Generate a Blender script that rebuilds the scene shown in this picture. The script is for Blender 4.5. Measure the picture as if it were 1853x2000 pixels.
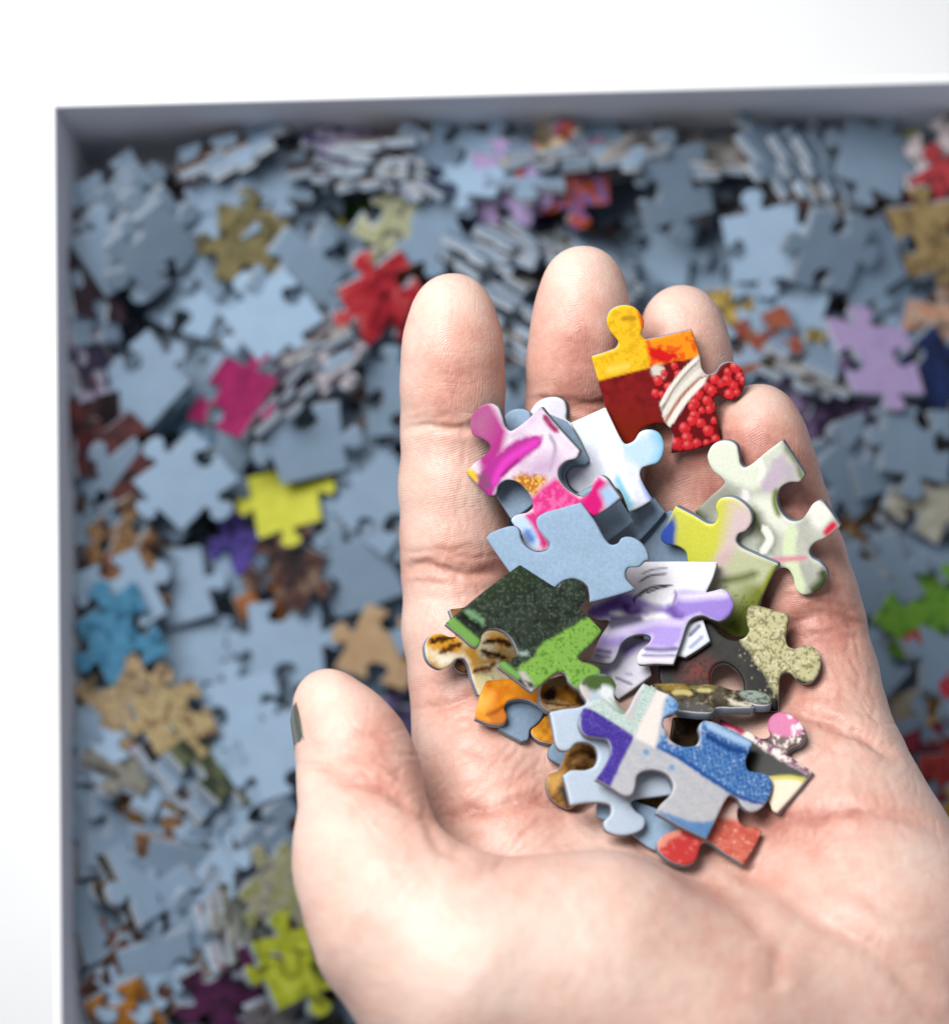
import bpy, bmesh, math, random
import numpy as np
from mathutils import Vector, Matrix
from mathutils.geometry import delaunay_2d_cdt

random.seed(7)
RNG = np.random.default_rng(11)
MM = 0.001
for o in list(bpy.data.objects):
    bpy.data.objects.remove(o, do_unlink=True)
SC = bpy.context.scene
COL = SC.collection

# ------------------------------------------------------------------ camera
PW, PH = 1853.0, 2000.0
TILT = math.radians(5.0)
FRAME_W, DIST = 161.0, 400.0            # mm across the frame at the focus distance
CAM = np.array([0.0, -DIST * math.sin(TILT), DIST * math.cos(TILT)])
cam_data = bpy.data.cameras.new('camera')
cam = bpy.data.objects.new('camera', cam_data)
COL.objects.link(cam)
cam.location = CAM * MM
cam.rotation_euler = (TILT, 0, 0)
cam_data.sensor_fit = 'HORIZONTAL'
cam_data.sensor_width = 36.0
cam_data.lens = 36.0 * DIST / FRAME_W
cam_data.clip_start, cam_data.clip_end = 0.01, 20.0
cam_data.dof.use_dof = True
cam_data.dof.focus_distance = 0.398
cam_data.dof.aperture_fstop = 9.3
SC.camera = cam

# ------------------------------------------------------------------ light
SC.view_settings.view_transform = 'Standard'
SC.view_settings.look = 'None'
SC.view_settings.exposure = 0.0
SC.cycles.use_denoising = True
SC.cycles.max_bounces = 8
w = bpy.data.worlds.new('World')
SC.world = w
w.use_nodes = True
w.node_tree.nodes['Background'].inputs[0].default_value = (0.93, 0.965, 1.0, 1)
w.node_tree.nodes['Background'].inputs[1].default_value = 0.27

def area(name, loc, target, size, power, color):
    d = bpy.data.lights.new(name, 'AREA')
    d.shape = 'RECTANGLE'; d.size, d.size_y = size
    d.energy = power; d.color = color
    o = bpy.data.objects.new(name, d); COL.objects.link(o)
    o.location = loc
    v = Vector(target) - Vector(loc)
    o.rotation_euler = v.to_track_quat('-Z', 'Y').to_euler()
    return o
# a tall window behind and to the left of the box
area('window_light', (-0.14, 0.155, 0.275), (0.0, -0.01, -0.01), (0.24, 0.22), 2.92, (1.0, 0.985, 0.97))

# ------------------------------------------------------------------ projection helpers (mm)
CT, ST = math.cos(TILT), math.sin(TILT)
SPX = FRAME_W / PW / DIST
def ray(px, py):
    x = (np.asarray(px, float) - PW / 2) * SPX
    y = (PH / 2 - np.asarray(py, float)) * SPX
    return np.stack([x, y * CT + ST, y * ST - CT], -1)
def unproj(px, py, z):
    d = ray(px, py)
    t = (np.asarray(z, float) - CAM[2]) / d[..., 2]
    return CAM + d * t[..., None]
def unproj_plane(px, py, a, gx, gy):       # plane z = a + gx x + gy y
    d = ray(px, py)
    n = np.array([-gx, -gy, 1.0])
    t = (a - CAM @ n) / (d @ n)
    return CAM + d * t[..., None]
def proj(p):
    q = np.asarray(p, float) - CAM
    y = q[..., 1] * CT + q[..., 2] * ST
    zc = -q[..., 1] * ST + q[..., 2] * CT
    return (q[..., 0] / -zc) / SPX + PW / 2, PH / 2 - (y / -zc) / SPX
def mmpx(z):
    return SPX * (CAM[2] - z)

# ------------------------------------------------------------------ numpy noise
def _h(ix, iy, s):
    n = (ix * 374761393 + iy * 668265263 + s * 982451653) & 0x7fffffff
    n = ((n ^ (n >> 13)) * 1274126177) & 0x7fffffff
    n = (n ^ (n >> 16)) & 0xffff
    return n / 65535.0
def vnoise(x, y, s=0):
    x = np.asarray(x, float); y = np.asarray(y, float)
    xi = np.floor(x).astype(np.int64); yi = np.floor(y).astype(np.int64)
    fx = x - xi; fy = y - yi
    fx = fx * fx * (3 - 2 * fx); fy = fy * fy * (3 - 2 * fy)
    a = _h(xi, yi, s); b = _h(xi + 1, yi, s); c = _h(xi, yi + 1, s); d = _h(xi + 1, yi + 1, s)
    return (a * (1 - fx) + b * fx) * (1 - fy) + (c * (1 - fx) + d * fx) * fy
def fbm(x, y, s=0, o=3):
    v = 0; a = 0.5; t = 0
    for i in range(o):
        v = v + a * vnoise(x * 2 ** i, y * 2 ** i, s + i * 17); t += a; a *= 0.55
    return v / t
def lin(c):
    c = np.asarray(c, float) / 255.0
    return np.where(c <= 0.04045, c / 12.92, ((c + 0.055) / 1.055) ** 2.4)

# ------------------------------------------------------------------ materials
def new_mat(name):
    m = bpy.data.materials.new(name); m.use_nodes = True
    nt = m.node_tree
    return m, nt, nt.nodes['Principled BSDF']
def nd(nt, t, **kw):
    n = nt.nodes.new(t)
    for k, v in kw.items():
        if k.startswith('i_'):
            n.inputs[k[2:].replace('_', ' ')].default_value = v
        else:
            setattr(n, k, v)
    return n
def L(nt, a, b): nt.links.new(a, b)
def ramp(nt, stops):
    r = nt.nodes.new('ShaderNodeValToRGB')
    e = r.color_ramp.elements
    while len(e) < len(stops): e.new(0.5)
    for k, (p, c) in enumerate(stops):
        e[k].position = p; e[k].color = (*c, 1)
    return r

# ------------------------------------------------------------------ objects
def mesh_obj(name, verts, faces, mats, parent=None, loc=None, face_mat=None, smooth=True):
    me = bpy.data.meshes.new(name)
    v = np.asarray(verts, float)
    if loc is None: loc = np.zeros(3)
    me.from_pydata(((v - loc) * MM).tolist(), [], faces)
    for m in mats: me.materials.append(m)
    if face_mat is not None: me.polygons.foreach_set('material_index', face_mat)
    if smooth: me.polygons.foreach_set('use_smooth', [True] * len(me.polygons))
    me.update()
    o = bpy.data.objects.new(name, me); COL.objects.link(o)
    if parent is not None: o.parent = parent
    else: o.location = np.asarray(loc) * MM
    return o
def tag(o, label=None, cat=None, group=None, kind=None):
    if label: o['label'] = label
    if cat: o['category'] = cat
    if group: o['group'] = group
    if kind: o['kind'] = kind
    return o
# ================================================================== HAND
# every node: photograph position of the axis, half width in px, height of the skin above the focus plane (mm)
class SDF:
    def __init__(s, lo, hi, h):
        s.lo = np.array(lo, float); s.h = h
        s.n = np.ceil((np.array(hi) - s.lo) / h).astype(int) + 1
    def blank(s): return np.full(tuple(s.n), 12.0, np.float32)
    def box(s, lo, hi):
        i0 = np.maximum(np.floor((lo - s.lo) / s.h).astype(int), 0)
        i1 = np.minimum(np.ceil((hi - s.lo) / s.h).astype(int) + 1, s.n)
        sl = tuple(slice(a, b) for a, b in zip(i0, i1))
        ax = [np.float32(s.lo[k] + s.h * np.arange(i0[k], i1[k])) for k in range(3)]
        return sl, ax
    def smin(s, a, b, k):
        hh = np.maximum(k - np.abs(a - b), 0) / k
        return np.minimum(a, b) - hh * hh * k * 0.25
    def cone(s, F, a, ra, b, rb, k, flat=1.0):
        """smooth-union a tapered capsule into F"""
        a = np.asarray(a, float); b = np.asarray(b, float)
        m = max(ra, rb) + k + 3
        sl, (X, Y, Z) = s.box(np.minimum(a, b) - m, np.maximum(a, b) + m)
        if F[sl].size == 0: return
        X = X[:, None, None] - a[0]; Y = Y[None, :, None] - a[1]; Z = Z[None, None, :] - a[2]
        d = b - a; L2 = max(d @ d, 1e-6)
        t = np.clip((X * d[0] + Y * d[1] + Z * d[2]) / L2, 0, 1)
        t = t.astype(np.float32)
        D = np.sqrt((X - t * d[0]) ** 2 + (Y - t * d[1]) ** 2 + ((Z - t * d[2]) * flat) ** 2) - (ra + (rb - ra) * t)
        F[sl] = s.smin(F[sl], D.astype(np.float32), k)
    def ell(s, F, c, r, k, rot=0.0):
        c = np.asarray(c, float); r = np.asarray(r, float); m = r.max() + k + 3
        sl, (X, Y, Z) = s.box(c - m, c + m)
        if F[sl].size == 0: return
        X = X[:, None, None] - c[0]; Y = Y[None, :, None] - c[1]; Z = Z[None, None, :] - c[2]
        cs, sn = math.cos(rot), math.sin(rot)
        U = X * cs + Y * sn; V = -X * sn + Y * cs
        q = np.sqrt((U / r[0]) ** 2 + (V / r[1]) ** 2 + (Z / r[2]) ** 2)
        q2 = np.sqrt((U / r[0] ** 2) ** 2 + (V / r[1] ** 2) ** 2 + (Z / r[2] ** 2) ** 2)
        D = q * (q - 1) / np.maximum(q2, 1e-6)
        F[sl] = s.smin(F[sl], D.astype(np.float32), k)

def surface_nets(F, lo, h):
    ins = F < 0
    nx, ny, nz = F.shape
    cnt = np.zeros((nx - 1, ny - 1, nz - 1), np.int8)
    for i in (0, 1):
        for j in (0, 1):
            for k in (0, 1):
                cnt += ins[i:nx - 1 + i, j:ny - 1 + j, k:nz - 1 + k]
    act = (cnt > 0) & (cnt < 8)
    I, J, K = np.nonzero(act)
    idx = np.full(act.shape, -1, np.int32); idx[I, J, K] = np.arange(len(I))
    cor = [(0,0,0),(1,0,0),(0,1,0),(1,1,0),(0,0,1),(1,0,1),(0,1,1),(1,1,1)]
    val = [F[I + c[0], J + c[1], K + c[2]] for c in cor]
    P = np.zeros((len(I), 3)); N = np.zeros(len(I))
    for a in range(8):
        for b in range(a + 1, 8):
            if sum(abs(cor[a][q] - cor[b][q]) for q in range(3)) != 1: continue
            m = (val[a] < 0) != (val[b] < 0)
            t = val[a] / np.where(m, val[a] - val[b], 1)
            for q in range(3):
                P[:, q] += np.where(m, cor[a][q] + t * (cor[b][q] - cor[a][q]), 0)
            N += m
    P = (P / N[:, None] + np.stack([I, J, K], -1)) * h + lo
    faces = []
    for ax in range(3):
        o1, o2 = [(1, 2), (2, 0), (0, 1)][ax]
        sa = [slice(None)] * 3; sb = [slice(None)] * 3
        sa[ax] = slice(0, -1); sb[ax] = slice(1, None)
        A = ins[tuple(sa)]; B = ins[tuple(sb)]
        e = np.stack(np.nonzero(A != B), -1)
        e = e[(e[:, o1] > 0) & (e[:, o2] > 0) & (e[:, o1] < F.shape[o1] - 1) & (e[:, o2] < F.shape[o2] - 1)]
        fl = A[e[:, 0], e[:, 1], e[:, 2]]
        d1 = np.zeros(3, int); d1[o1] = 1; d2 = np.zeros(3, int); d2[o2] = 1
        q = [e - d1 - d2, e - d2, e, e - d1]
        q = np.stack([idx[t[:, 0], t[:, 1], t[:, 2]] for t in q], -1)
        q[~fl] = q[~fl][:, ::-1]
        faces.append(q)
    return P, np.concatenate(faces)

def P3(px, py, ztop, hw, kz=1.0):
    """axis point whose skin top lies at ztop; returns centre and radius in mm"""
    z = ztop
    for _ in range(3):
        r = hw * mmpx(z); z = ztop - r * kz
    return unproj(px, py, z), r
FINGERS = {
 'index': [(884,613,81,2.5),(884,650,92,3.5),(884,692,98,3.5),(884,755,101,2),(884,836,100,-1),(885,950,105,-2),(887,1050,104,-3),(889,1112,103,-5),(893,1230,106,-4),(906,1330,105,-3),(922,1405,112,-2)],
 'middle': [(1139,560,82,.5),(1137,600,91,1.5),(1133,650,96,1.5),(1129,710,100,0),(1124,794,97,-4),(1123,920,101,-6),(1128,1020,102,-7),(1134,1085,101,-9),(1146,1230,103,-8),(1160,1330,104,-6),(1172,1405,112,-3)],
 'ring': [(1331,634,78,-1.5),(1334,668,86,-1),(1337,710,91,-1),(1340,775,93,-2.5),(1345,858,92,-5),(1350,980,96,-7),(1356,1070,97,-8),(1362,1130,95,-9),(1374,1250,98,-8),(1385,1350,100,-5),(1395,1430,106,-1)],
 'little': [(1482,824,75,1.5),(1489,850,80,2.5),(1496,885,85,2.5),(1508,930,89,1),(1528,1000,90,-1),(1556,1090,92,-1),(1580,1165,92,-1),(1597,1222,90,-2),(1618,1320,94,1),(1634,1400,97,4),(1652,1475,100,7)],
}
THUMB = [(638,1370,64,17),(660,1408,84,19),(684,1455,103,22),(700,1505,113,24),(705,1552,117,26),(712,1620,124,31),(718,1690,128,36)]
PALM = [
 [(922,1405,112,-2),(950,1540,126,4),(1010,1700,140,12),(1120,2000,160,22),(1230,2350,190,30)],
 [(1172,1405,112,-3),(1195,1560,120,2),(1225,1720,130,10),(1270,2000,150,20),(1310,2350,190,30)],
 [(1395,1430,106,-1),(1420,1580,120,5),(1440,1720,130,11),(1440,2000,150,22),(1420,2350,190,30)],
 [(1652,1475,100,7),(1655,1580,130,13),(1690,1700,152,20),(1720,1850,215,31),(1670,2050,240,36),(1560,2350,210,34)],
]
H = 0.42
sdf = SDF((-48, -165, -52), (104, 52, 60), H)
def chain(F, nodes, k, kz=1.0):
    pts = [P3(n[0], n[1], n[3], n[2], kz) for n in nodes]
    for (a, ra), (b, rb) in zip(pts, pts[1:]):
        sdf.cone(F, a, ra, b, rb, k)
    return pts
F = sdf.blank()
FP = {}
parts = {}
for nm, nodes in FINGERS.items():
    G = sdf.blank()
    FP[nm] = chain(G, nodes, 1.6)
    parts[nm] = G
PG = sdf.blank()
for ch in PALM: chain(PG, ch, 9.0)
# pads under the finger roots and the hollow's rim
for px, py, zt, hw in ((1045,1450,-1.5,95),(1285,1455,0,95),(1530,1490,6,95)):
    c, r = P3(px, py, zt, hw); sdf.ell(PG, c, (r * 1.0, r * 1.1, r), 7)
# wrist and forearm, beyond the frame
for a, b in (((1180,2300,210,30),(1230,3000,240,36)),((1530,2300,210,33),(1480,3000,240,36))):
    chain(PG, [a, b], 14)
F = PG
for nm in ('middle', 'ring', 'index', 'little'):
    F = sdf.smin(F, parts[nm], 2.2)
TG = sdf.blank()
TP = chain(TG, THUMB, 2.2)
# ball of the thumb
for a, b in (((718,1690,128,36),(786,1802,164,43)),((786,1802,164,43),(925,1908,220,48)),((925,1908,220,48),(1150,1935,250,47)),
             ((1150,1935,250,47),(1345,2060,262,47)),((1345,2060,262,47),(1400,2330,240,40))):
    chain(TG, [a, b], 6.0)
KX = (2.2 + 12.0 * np.clip((sdf.lo[0] + H * np.arange(sdf.n[0]) + 4) / 34, 0, 1)).astype(np.float32)[:, None, None]
F = sdf.smin(F, TG, KX)
hv, hf = surface_nets(F, sdf.lo, H)
# smooth
ed = np.unique(np.sort(np.concatenate([hf[:, [0, 1]], hf[:, [1, 2]], hf[:, [2, 3]], hf[:, [3, 0]]]), 1), axis=0)
deg = np.bincount(ed.ravel(), minlength=len(hv)).astype(float)
def lap(v):
    out = np.zeros_like(v)
    for c in range(v.shape[1]):
        out[:, c] = np.bincount(ed[:, 0], v[ed[:, 1], c], len(v)) + np.bincount(ed[:, 1], v[ed[:, 0], c], len(v))
    return out / deg[:, None]
for it in range(16):
    hv = hv + 0.5 * (lap(hv) - hv)
def vnormals(v, f):
    n = np.cross(v[f[:, 2]] - v[f[:, 0]], v[f[:, 3]] - v[f[:, 1]])
    o = np.zeros_like(v)
    for c in range(3):
        for q in range(4): o[:, c] += np.bincount(f[:, q], n[:, c], len(v))
    return o / np.maximum(np.linalg.norm(o, axis=1, keepdims=True), 1e-9)
hn = vnormals(hv, hf)
hpx, hpy = proj(hv)
up = np.clip(hn[:, 2] * 1.6 + 0.25, 0, 1)

def polydist(x, y, pts):
    """distance to a polyline and the position along it (0..1)"""
    pts = np.asarray(pts, float); best = np.full(len(x), 1e9); tt = np.zeros(len(x))
    ls = np.r_[0, np.cumsum(np.linalg.norm(np.diff(pts, axis=0), axis=1))]
    for i in range(len(pts) - 1):
        d = pts[i + 1] - pts[i]; l2 = max(d @ d, 1e-6)
        t = np.clip(((x - pts[i, 0]) * d[0] + (y - pts[i, 1]) * d[1]) / l2, 0, 1)
        q = np.hypot(x - pts[i, 0] - t * d[0], y - pts[i, 1] - t * d[1])
        m = q < best
        best[m] = q[m]; tt[m] = (ls[i] + t[m] * (ls[i + 1] - ls[i])) / ls[-1]
    return best, tt
def smooth_line(pts, n=8):
    p = np.asarray(pts, float)
    if len(p) < 3: return p
    q = np.vstack([2 * p[0] - p[1], p, 2 * p[-1] - p[-2]]); out = []
    for i in range(1, len(q) - 2):
        for t in np.linspace(0, 1, n, endpoint=False):
            out.append(0.5 * ((2 * q[i]) + (-q[i-1] + q[i+1]) * t + (2*q[i-1] - 5*q[i] + 4*q[i+1] - q[i+2]) * t*t + (-q[i-1] + 3*q[i] - 3*q[i+1] + q[i+2]) * t**3))
    out.append(p[-1]); return np.array(out)
# skin folds: points in the photograph, depth mm, half width mm
FOLDS = [
 ([(778,838),(830,832),(890,838),(950,834),(990,830)], .42, .75), ([(790,818),(850,815),(905,820)], .12, .45),
 ([(782,1112),(840,1105),(900,1122),(985,1110)], .50, .8), ([(784,1080),(850,1078),(930,1072)], .18, .5), ([(790,1140),(860,1138),(930,1145)], .14, .5),
 ([(818,1385),(870,1378),(920,1360),(960,1345)], .50, .85), ([(825,1402),(880,1392)], .2, .6),
 ([(1022,792),(1075,784),(1130,790),(1200,786),(1226,780)], .42, .75), ([(1020,806),(1100,800),(1180,806)], .22, .5),
 ([(1252,858),(1345,850),(1430,858)], .4, .8),
 ([(1440,998),(1530,985),(1620,985)], .35, .8),
 ([(1500,1235),(1555,1215),(1605,1198),(1650,1210),(1692,1236)], .5, .9), ([(1560,1190),(1620,1178),(1680,1200)], .22, .6), ([(1570,1245),(1630,1240),(1690,1250)], .2, .6),
 ([(1530,1385),(1590,1402),(1640,1420),(1700,1446),(1752,1484)], .9, 1.1),
 ([(1440,1610),(1500,1606),(1560,1596),(1640,1580),(1720,1584),(1800,1606),(1845,1640)], .5, 1.1),
 ([(600,1505),(664,1522),(715,1528),(762,1546),(800,1572),(824,1585)], .75, 1.2), ([(640,1480),(700,1478),(760,1500),(800,1530)], .18, .9), ([(660,1462),(720,1462),(780,1490)], .14, .8),
 ([(826,1560),(832,1590),(844,1622),(858,1655),(885,1666),(915,1668)], .4, 1.0),
 ([(700,1640),(760,1625),(810,1640),(850,1655)], .10, 2.0), ([(775,1720),(790,1690),(830,1668),(880,1660)], .16, 1.8),
 ([(862,1600),(890,1592),(925,1584),(960,1578),(1000,1566),(1060,1562),(1120,1572),(1180,1602)], .8, 1.2),
 ([(925,1584),(950,1555),(990,1530),(1040,1520)], .3, .9), ([(850,1560),(900,1530),(960,1500)], .15, .8),
 ([(1180,1602),(1260,1650),(1340,1700),(1440,1770),(1525,1845)], .6, 1.6),
 ([(1363,1693),(1430,1700),(1500,1722),(1590,1785),(1720,1866),(1850,1980)], .9, 2.0),
 ([(900,1720),(1000,1680),(1080,1650),(1160,1640)], .22, 1.4), ([(1000,1760),(1100,1690),(1180,1690)], .18, 1.4), ([(1010,1640),(1060,1610),(1120,1600)], .2, 1.0),
 ([(1525,1845),(1515,1890),(1520,1940)], .4, 1.8), ([(1480,1640),(1560,1650),(1640,1690)], .15, 1.4), ([(1600,1420),(1640,1500),(1630,1570)], .12, .8),
 ([(1560,1720),(1660,1740),(1760,1800)], .16, 2.0), ([(880,1480),(960,1440),(1040,1430)], .12, .8), ([(860,1430),(900,1460),(950,1475)], .1, .7),
]
# fine secondary lines: short creases beside the joints and across the palm
LR = np.random.default_rng(77)
def spray(n, cx, cy, sx, sy, ang, da, ln, dep):
    for _ in range(n):
        x, y = LR.normal(cx, sx), LR.normal(cy, sy); a_ = math.radians(LR.normal(ang, da)); l_ = ln * LR.uniform(.5, 1.3); cv = LR.normal(0, .12) * l_
        FOLDS.append(([(x - l_ * math.cos(a_) / 2, y + l_ * math.sin(a_) / 2), (x + cv * math.sin(a_), y + cv * math.cos(a_)), (x + l_ * math.cos(a_) / 2, y - l_ * math.sin(a_) / 2)], dep * LR.uniform(.5, 1.3), LR.uniform(.28, .42)))
for cx, cy in ((884, 836), (1124, 794), (1345, 858), (1535, 985)): spray(9, cx, cy, 36, 16, 2, 8, 90, .07)
for cx, cy, s_ in ((888, 1112, 2), (905, 1385, 12), (1605, 1215, -12), (1640, 1420, -20)): spray(14, cx, cy, 45, 30, s_, 12, 100, .08)
spray(34, 890, 960, 50, 90, 86, 7, 90, .05); spray(24, 890, 1240, 50, 70, 84, 8, 90, .05); spray(26, 1630, 1330, 40, 70, 108, 8, 110, .06); spray(14, 1590, 1100, 40, 60, 108, 8, 90, .05)
spray(40, 980, 1480, 90, 60, 35, 25, 110, .07); spray(26, 900, 1560, 60, 40, 25, 25, 90, .08); spray(40, 1640, 1540, 90, 60, 80, 25, 120, .06); spray(30, 1600, 1680, 110, 50, 10, 25, 150, .05)
spray(22, 720, 1530, 60, 40, -20, 18, 110, .07); spray(24, 700, 1440, 50, 50, -15, 15, 90, .05); spray(24, 900, 1690, 120, 50, 25, 25, 140, .06); spray(16, 1300, 1760, 120, 60, -25, 20, 160, .05)
disp = np.zeros(len(hv)); fold = np.zeros(len(hv))
wx = (fbm(hpx / 22, hpy / 22, 5) - .5) * 9; wy = (fbm(hpx / 22, hpy / 22, 9) - .5) * 9
for pts, dep, wd in FOLDS:
    pl = smooth_line(pts)
    m = (hpx > pl[:, 0].min() - 60) & (hpx < pl[:, 0].max() + 60) & (hpy > pl[:, 1].min() - 60) & (hpy < pl[:, 1].max() + 60) & (hn[:, 2] > -.2)
    ix = np.nonzero(m)[0]
    if len(ix) == 0: continue
    d, t = polydist(hpx[ix] + wx[ix], hpy[ix] + wy[ix], pl)
    d = d * mmpx(10)
    fade = np.clip(np.minimum(t, 1 - t) * 6, 0.15, 1)
    g = np.exp(-(d / wd) ** 2) * fade
    rim = np.exp(-((d - 2.1 * wd) / (1.1 * wd)) ** 2) * fade
    dep = dep * 1.05; wd = wd * .8
    disp[ix] += -dep * g * up[ix] + .26 * dep * rim * up[ix]
    fold[ix] = np.maximum(fold[ix], np.clip(dep * 1.6, 0, 1) * np.exp(-(d / (wd * 1.5)) ** 2) * fade)
# soft unevenness of flesh, larger towards the palm
lump = (fbm(hpx / 90, hpy / 90, 3) - .5) * .34 + (fbm(hpx / 28, hpy / 28, 4) - .5) * .16
disp += lump * up * np.clip((hpy - 1250) / 500, .15, 1)
hv = hv + hn * disp[:, None]
hn = vnormals(hv, hf)

# colour: warm flesh, pinker on the finger pads, joints and folds, paler on the ball of the thumb
red = .37 + .55 * (fbm(hpx / 120, hpy / 120, 21) - .5) + .35 * (fbm(hpx / 26, hpy / 26, 22) - .5)
for cx, cy, sx, sy, a in ((890,740,85,110,.42),(885,1110,130,60,.38),(900,1390,150,60,.30),(1130,700,85,120,.45),(1125,800,120,55,.35),(1340,760,85,140,.5),(1350,930,120,150,.4),
                          (1490,900,80,90,.45),(1560,1060,90,170,.45),(1620,1220,120,60,.4),(1600,1330,130,110,.3),(730,1450,60,60,.34),(740,1530,90,60,.32),(830,1600,60,90,.2),
                          (960,1590,110,50,.35),(1000,1480,170,90,.22),(1500,1620,160,60,.4),(1640,1590,200,40,.3),(700,1960,90,80,.2),(1480,1890,90,90,.2),(900,1880,260,170,-.34),(1130,1800,180,120,-.10),(620,1520,60,200,-.18),
                          (884,570,80,45,-.42),(1136,515,85,45,-.42),(1331,592,80,45,-.35),(1482,780,70,40,-.30),(650,1350,70,50,-.3),(820,900,35,400,-.2),(1750,1700,120,160,-.1)):
    red += a * np.exp(-((hpx - cx) / sx) ** 2 - ((hpy - cy) / sy) ** 2)
red = np.clip(red + .20 * fold, 0, 1)
# friction ridges: a phase whose sine gives the ridge pattern
ph = (hpy + .22 * (hpx - 1100) + 40 * fbm(hpx / 160, hpy / 160, 31)) * .1
CORES = [('index', 884, 690, 836), ('middle', 1134, 650, 794), ('ring', 1338, 720, 858), ('little', 1500, 890, 990), ('thumb', 690, 1440, 1525)]
wob = (fbm(hpx / 60, hpy / 60, 33) - .5) * 26
for nm, cx, cy, jy in CORES:
    dx = hpx - cx; dy = cy - hpy
    slant = {'little': .25, 'thumb': .45}.get(nm, 0)
    dx = dx + slant * dy
    p = np.sqrt(dx ** 2 + np.maximum(dy + .25 * np.abs(dx), 0) ** 2 + 60) + wob
    m = (np.abs(dx) < 118) & (hpy < jy + 6)
    if nm == 'thumb': m &= (hpy > 1250) & (hpx < 830)
    elif nm == 'little': m &= hpx > 1405
    elif nm == 'ring': m &= (hpx > 1244) & (hpx < 1432)
    elif nm == 'middle': m &= (hpx > 1010) & (hpx <= 1244)
    else: m &= hpx < 1000
    ph[m] = p[m] * .1
strength = np.clip(1 - .75 * fold, 0, 1) * np.where(hpy < 1000, 1, .55) * np.clip(.25 + 1.5 * fbm(hpx / 34, hpy / 34, 41), .2, 1.2)

m_skin, nt, bs = new_mat('skin')
at = nd(nt, 'ShaderNodeAttribute', attribute_name='redness')
no = nd(nt, 'ShaderNodeTexNoise', i_Scale=900.0, i_Detail=4.0)
no2 = nd(nt, 'ShaderNodeTexNoise', i_Scale=210.0, i_Detail=3.0)
tc = nd(nt, 'ShaderNodeTexCoord')
L(nt, tc.outputs['Object'], no.inputs['Vector']); L(nt, tc.outputs['Object'], no2.inputs['Vector'])
ma = nd(nt, 'ShaderNodeMath', operation='MULTIPLY_ADD'); ma.inputs[1].default_value = .34; ma.inputs[2].default_value = -.17
L(nt, no.outputs['Fac'], ma.inputs[0])
mb = nd(nt, 'ShaderNodeMath', operation='MULTIPLY_ADD'); mb.inputs[1].default_value = .34; mb.inputs[2].default_value = -.17
L(nt, no2.outputs['Fac'], mb.inputs[0])
mc = nd(nt, 'ShaderNodeMath', operation='ADD'); L(nt, ma.outputs[0], mc.inputs[0]); L(nt, mb.outputs[0], mc.inputs[1])
md = nd(nt, 'ShaderNodeMath', operation='ADD'); L(nt, mc.outputs[0], md.inputs[0]); L(nt, at.outputs['Fac'], md.inputs[1])
rp = ramp(nt, [(0.0, (.575, .425, .360)), (.4, (.535, .345, .288)), (.75, (.490, .258, .205)), (1.0, (.385, .165, .130))])
L(nt, md.outputs[0], rp.inputs['Fac']); L(nt, rp.outputs['Color'], bs.inputs['Base Color'])
bs.inputs['Subsurface Weight'].default_value = .28
bs.inputs['Subsurface Radius'].default_value = (1.0, .35, .2)
bs.inputs['Subsurface Scale'].default_value = .0028
bs.inputs['Roughness'].default_value = .46
bs.inputs['Specular IOR Level'].default_value = .42
ar = nd(nt, 'ShaderNodeAttribute', attribute_name='ridge')
ast = nd(nt, 'ShaderNodeAttribute', attribute_name='ridge_amount')
mm_ = nd(nt, 'ShaderNodeMath', operation='MULTIPLY'); mm_.inputs[1].default_value = 12.6
L(nt, ar.outputs['Fac'], mm_.inputs[0])
si = nd(nt, 'ShaderNodeMath', operation='SINE'); L(nt, mm_.outputs[0], si.inputs[0])
sm = nd(nt, 'ShaderNodeMath', operation='MULTIPLY'); L(nt, si.outputs[0], sm.inputs[0]); L(nt, ast.outputs['Fac'], sm.inputs[1])
# long fine lines of the skin, running along and across the hand
dl = []
for sc_ in ((900, 60, 120), (80, 620, 120)):
    mp = nd(nt, 'ShaderNodeMapping'); mp.inputs['Scale'].default_value = sc_; mp.inputs['Rotation'].default_value = (0, 0, .16)
    L(nt, tc.outputs['Object'], mp.inputs['Vector'])
    nn = nd(nt, 'ShaderNodeTexNoise', i_Scale=1.0, i_Detail=3.0, i_Roughness=.6, i_Distortion=.6); L(nt, mp.outputs[0], nn.inputs['Vector'])
    pp = nd(nt, 'ShaderNodeMapRange'); pp.inputs['From Min'].default_value = .62; pp.inputs['From Max'].default_value = .80; L(nt, nn.outputs['Fac'], pp.inputs['Value'])
    dl.append(pp)
dls = nd(nt, 'ShaderNodeMath', operation='ADD'); L(nt, dl[0].outputs[0], dls.inputs[0]); L(nt, dl[1].outputs[0], dls.inputs[1])
b0 = nd(nt, 'ShaderNodeBump', i_Strength=.35, i_Distance=.00016, invert=True); L(nt, dls.outputs[0], b0.inputs['Height'])
b1 = nd(nt, 'ShaderNodeBump', i_Strength=.24, i_Distance=.00006)
L(nt, sm.outputs[0], b1.inputs['Height']); L(nt, b0.outputs[0], b1.inputs['Normal'])
b2 = nd(nt, 'ShaderNodeBump', i_Strength=.35, i_Distance=.00025)
L(nt, no.outputs['Fac'], b2.inputs['Height']); L(nt, b1.outputs[0], b2.inputs['Normal'])
vo = nd(nt, 'ShaderNodeTexVoronoi', feature='DISTANCE_TO_EDGE', i_Scale=620.0)
L(nt, tc.outputs['Object'], vo.inputs['Vector'])
vr = nd(nt, 'ShaderNodeMapRange'); vr.inputs['From Max'].default_value = .10
L(nt, vo.outputs['Distance'], vr.inputs['Value'])
b3 = nd(nt, 'ShaderNodeBump', i_Strength=.22, i_Distance=.00010)
L(nt, vr.outputs[0], b3.inputs['Height']); L(nt, b2.outputs[0], b3.inputs['Normal'])
L(nt, b3.outputs[0], bs.inputs['Normal'])

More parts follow.
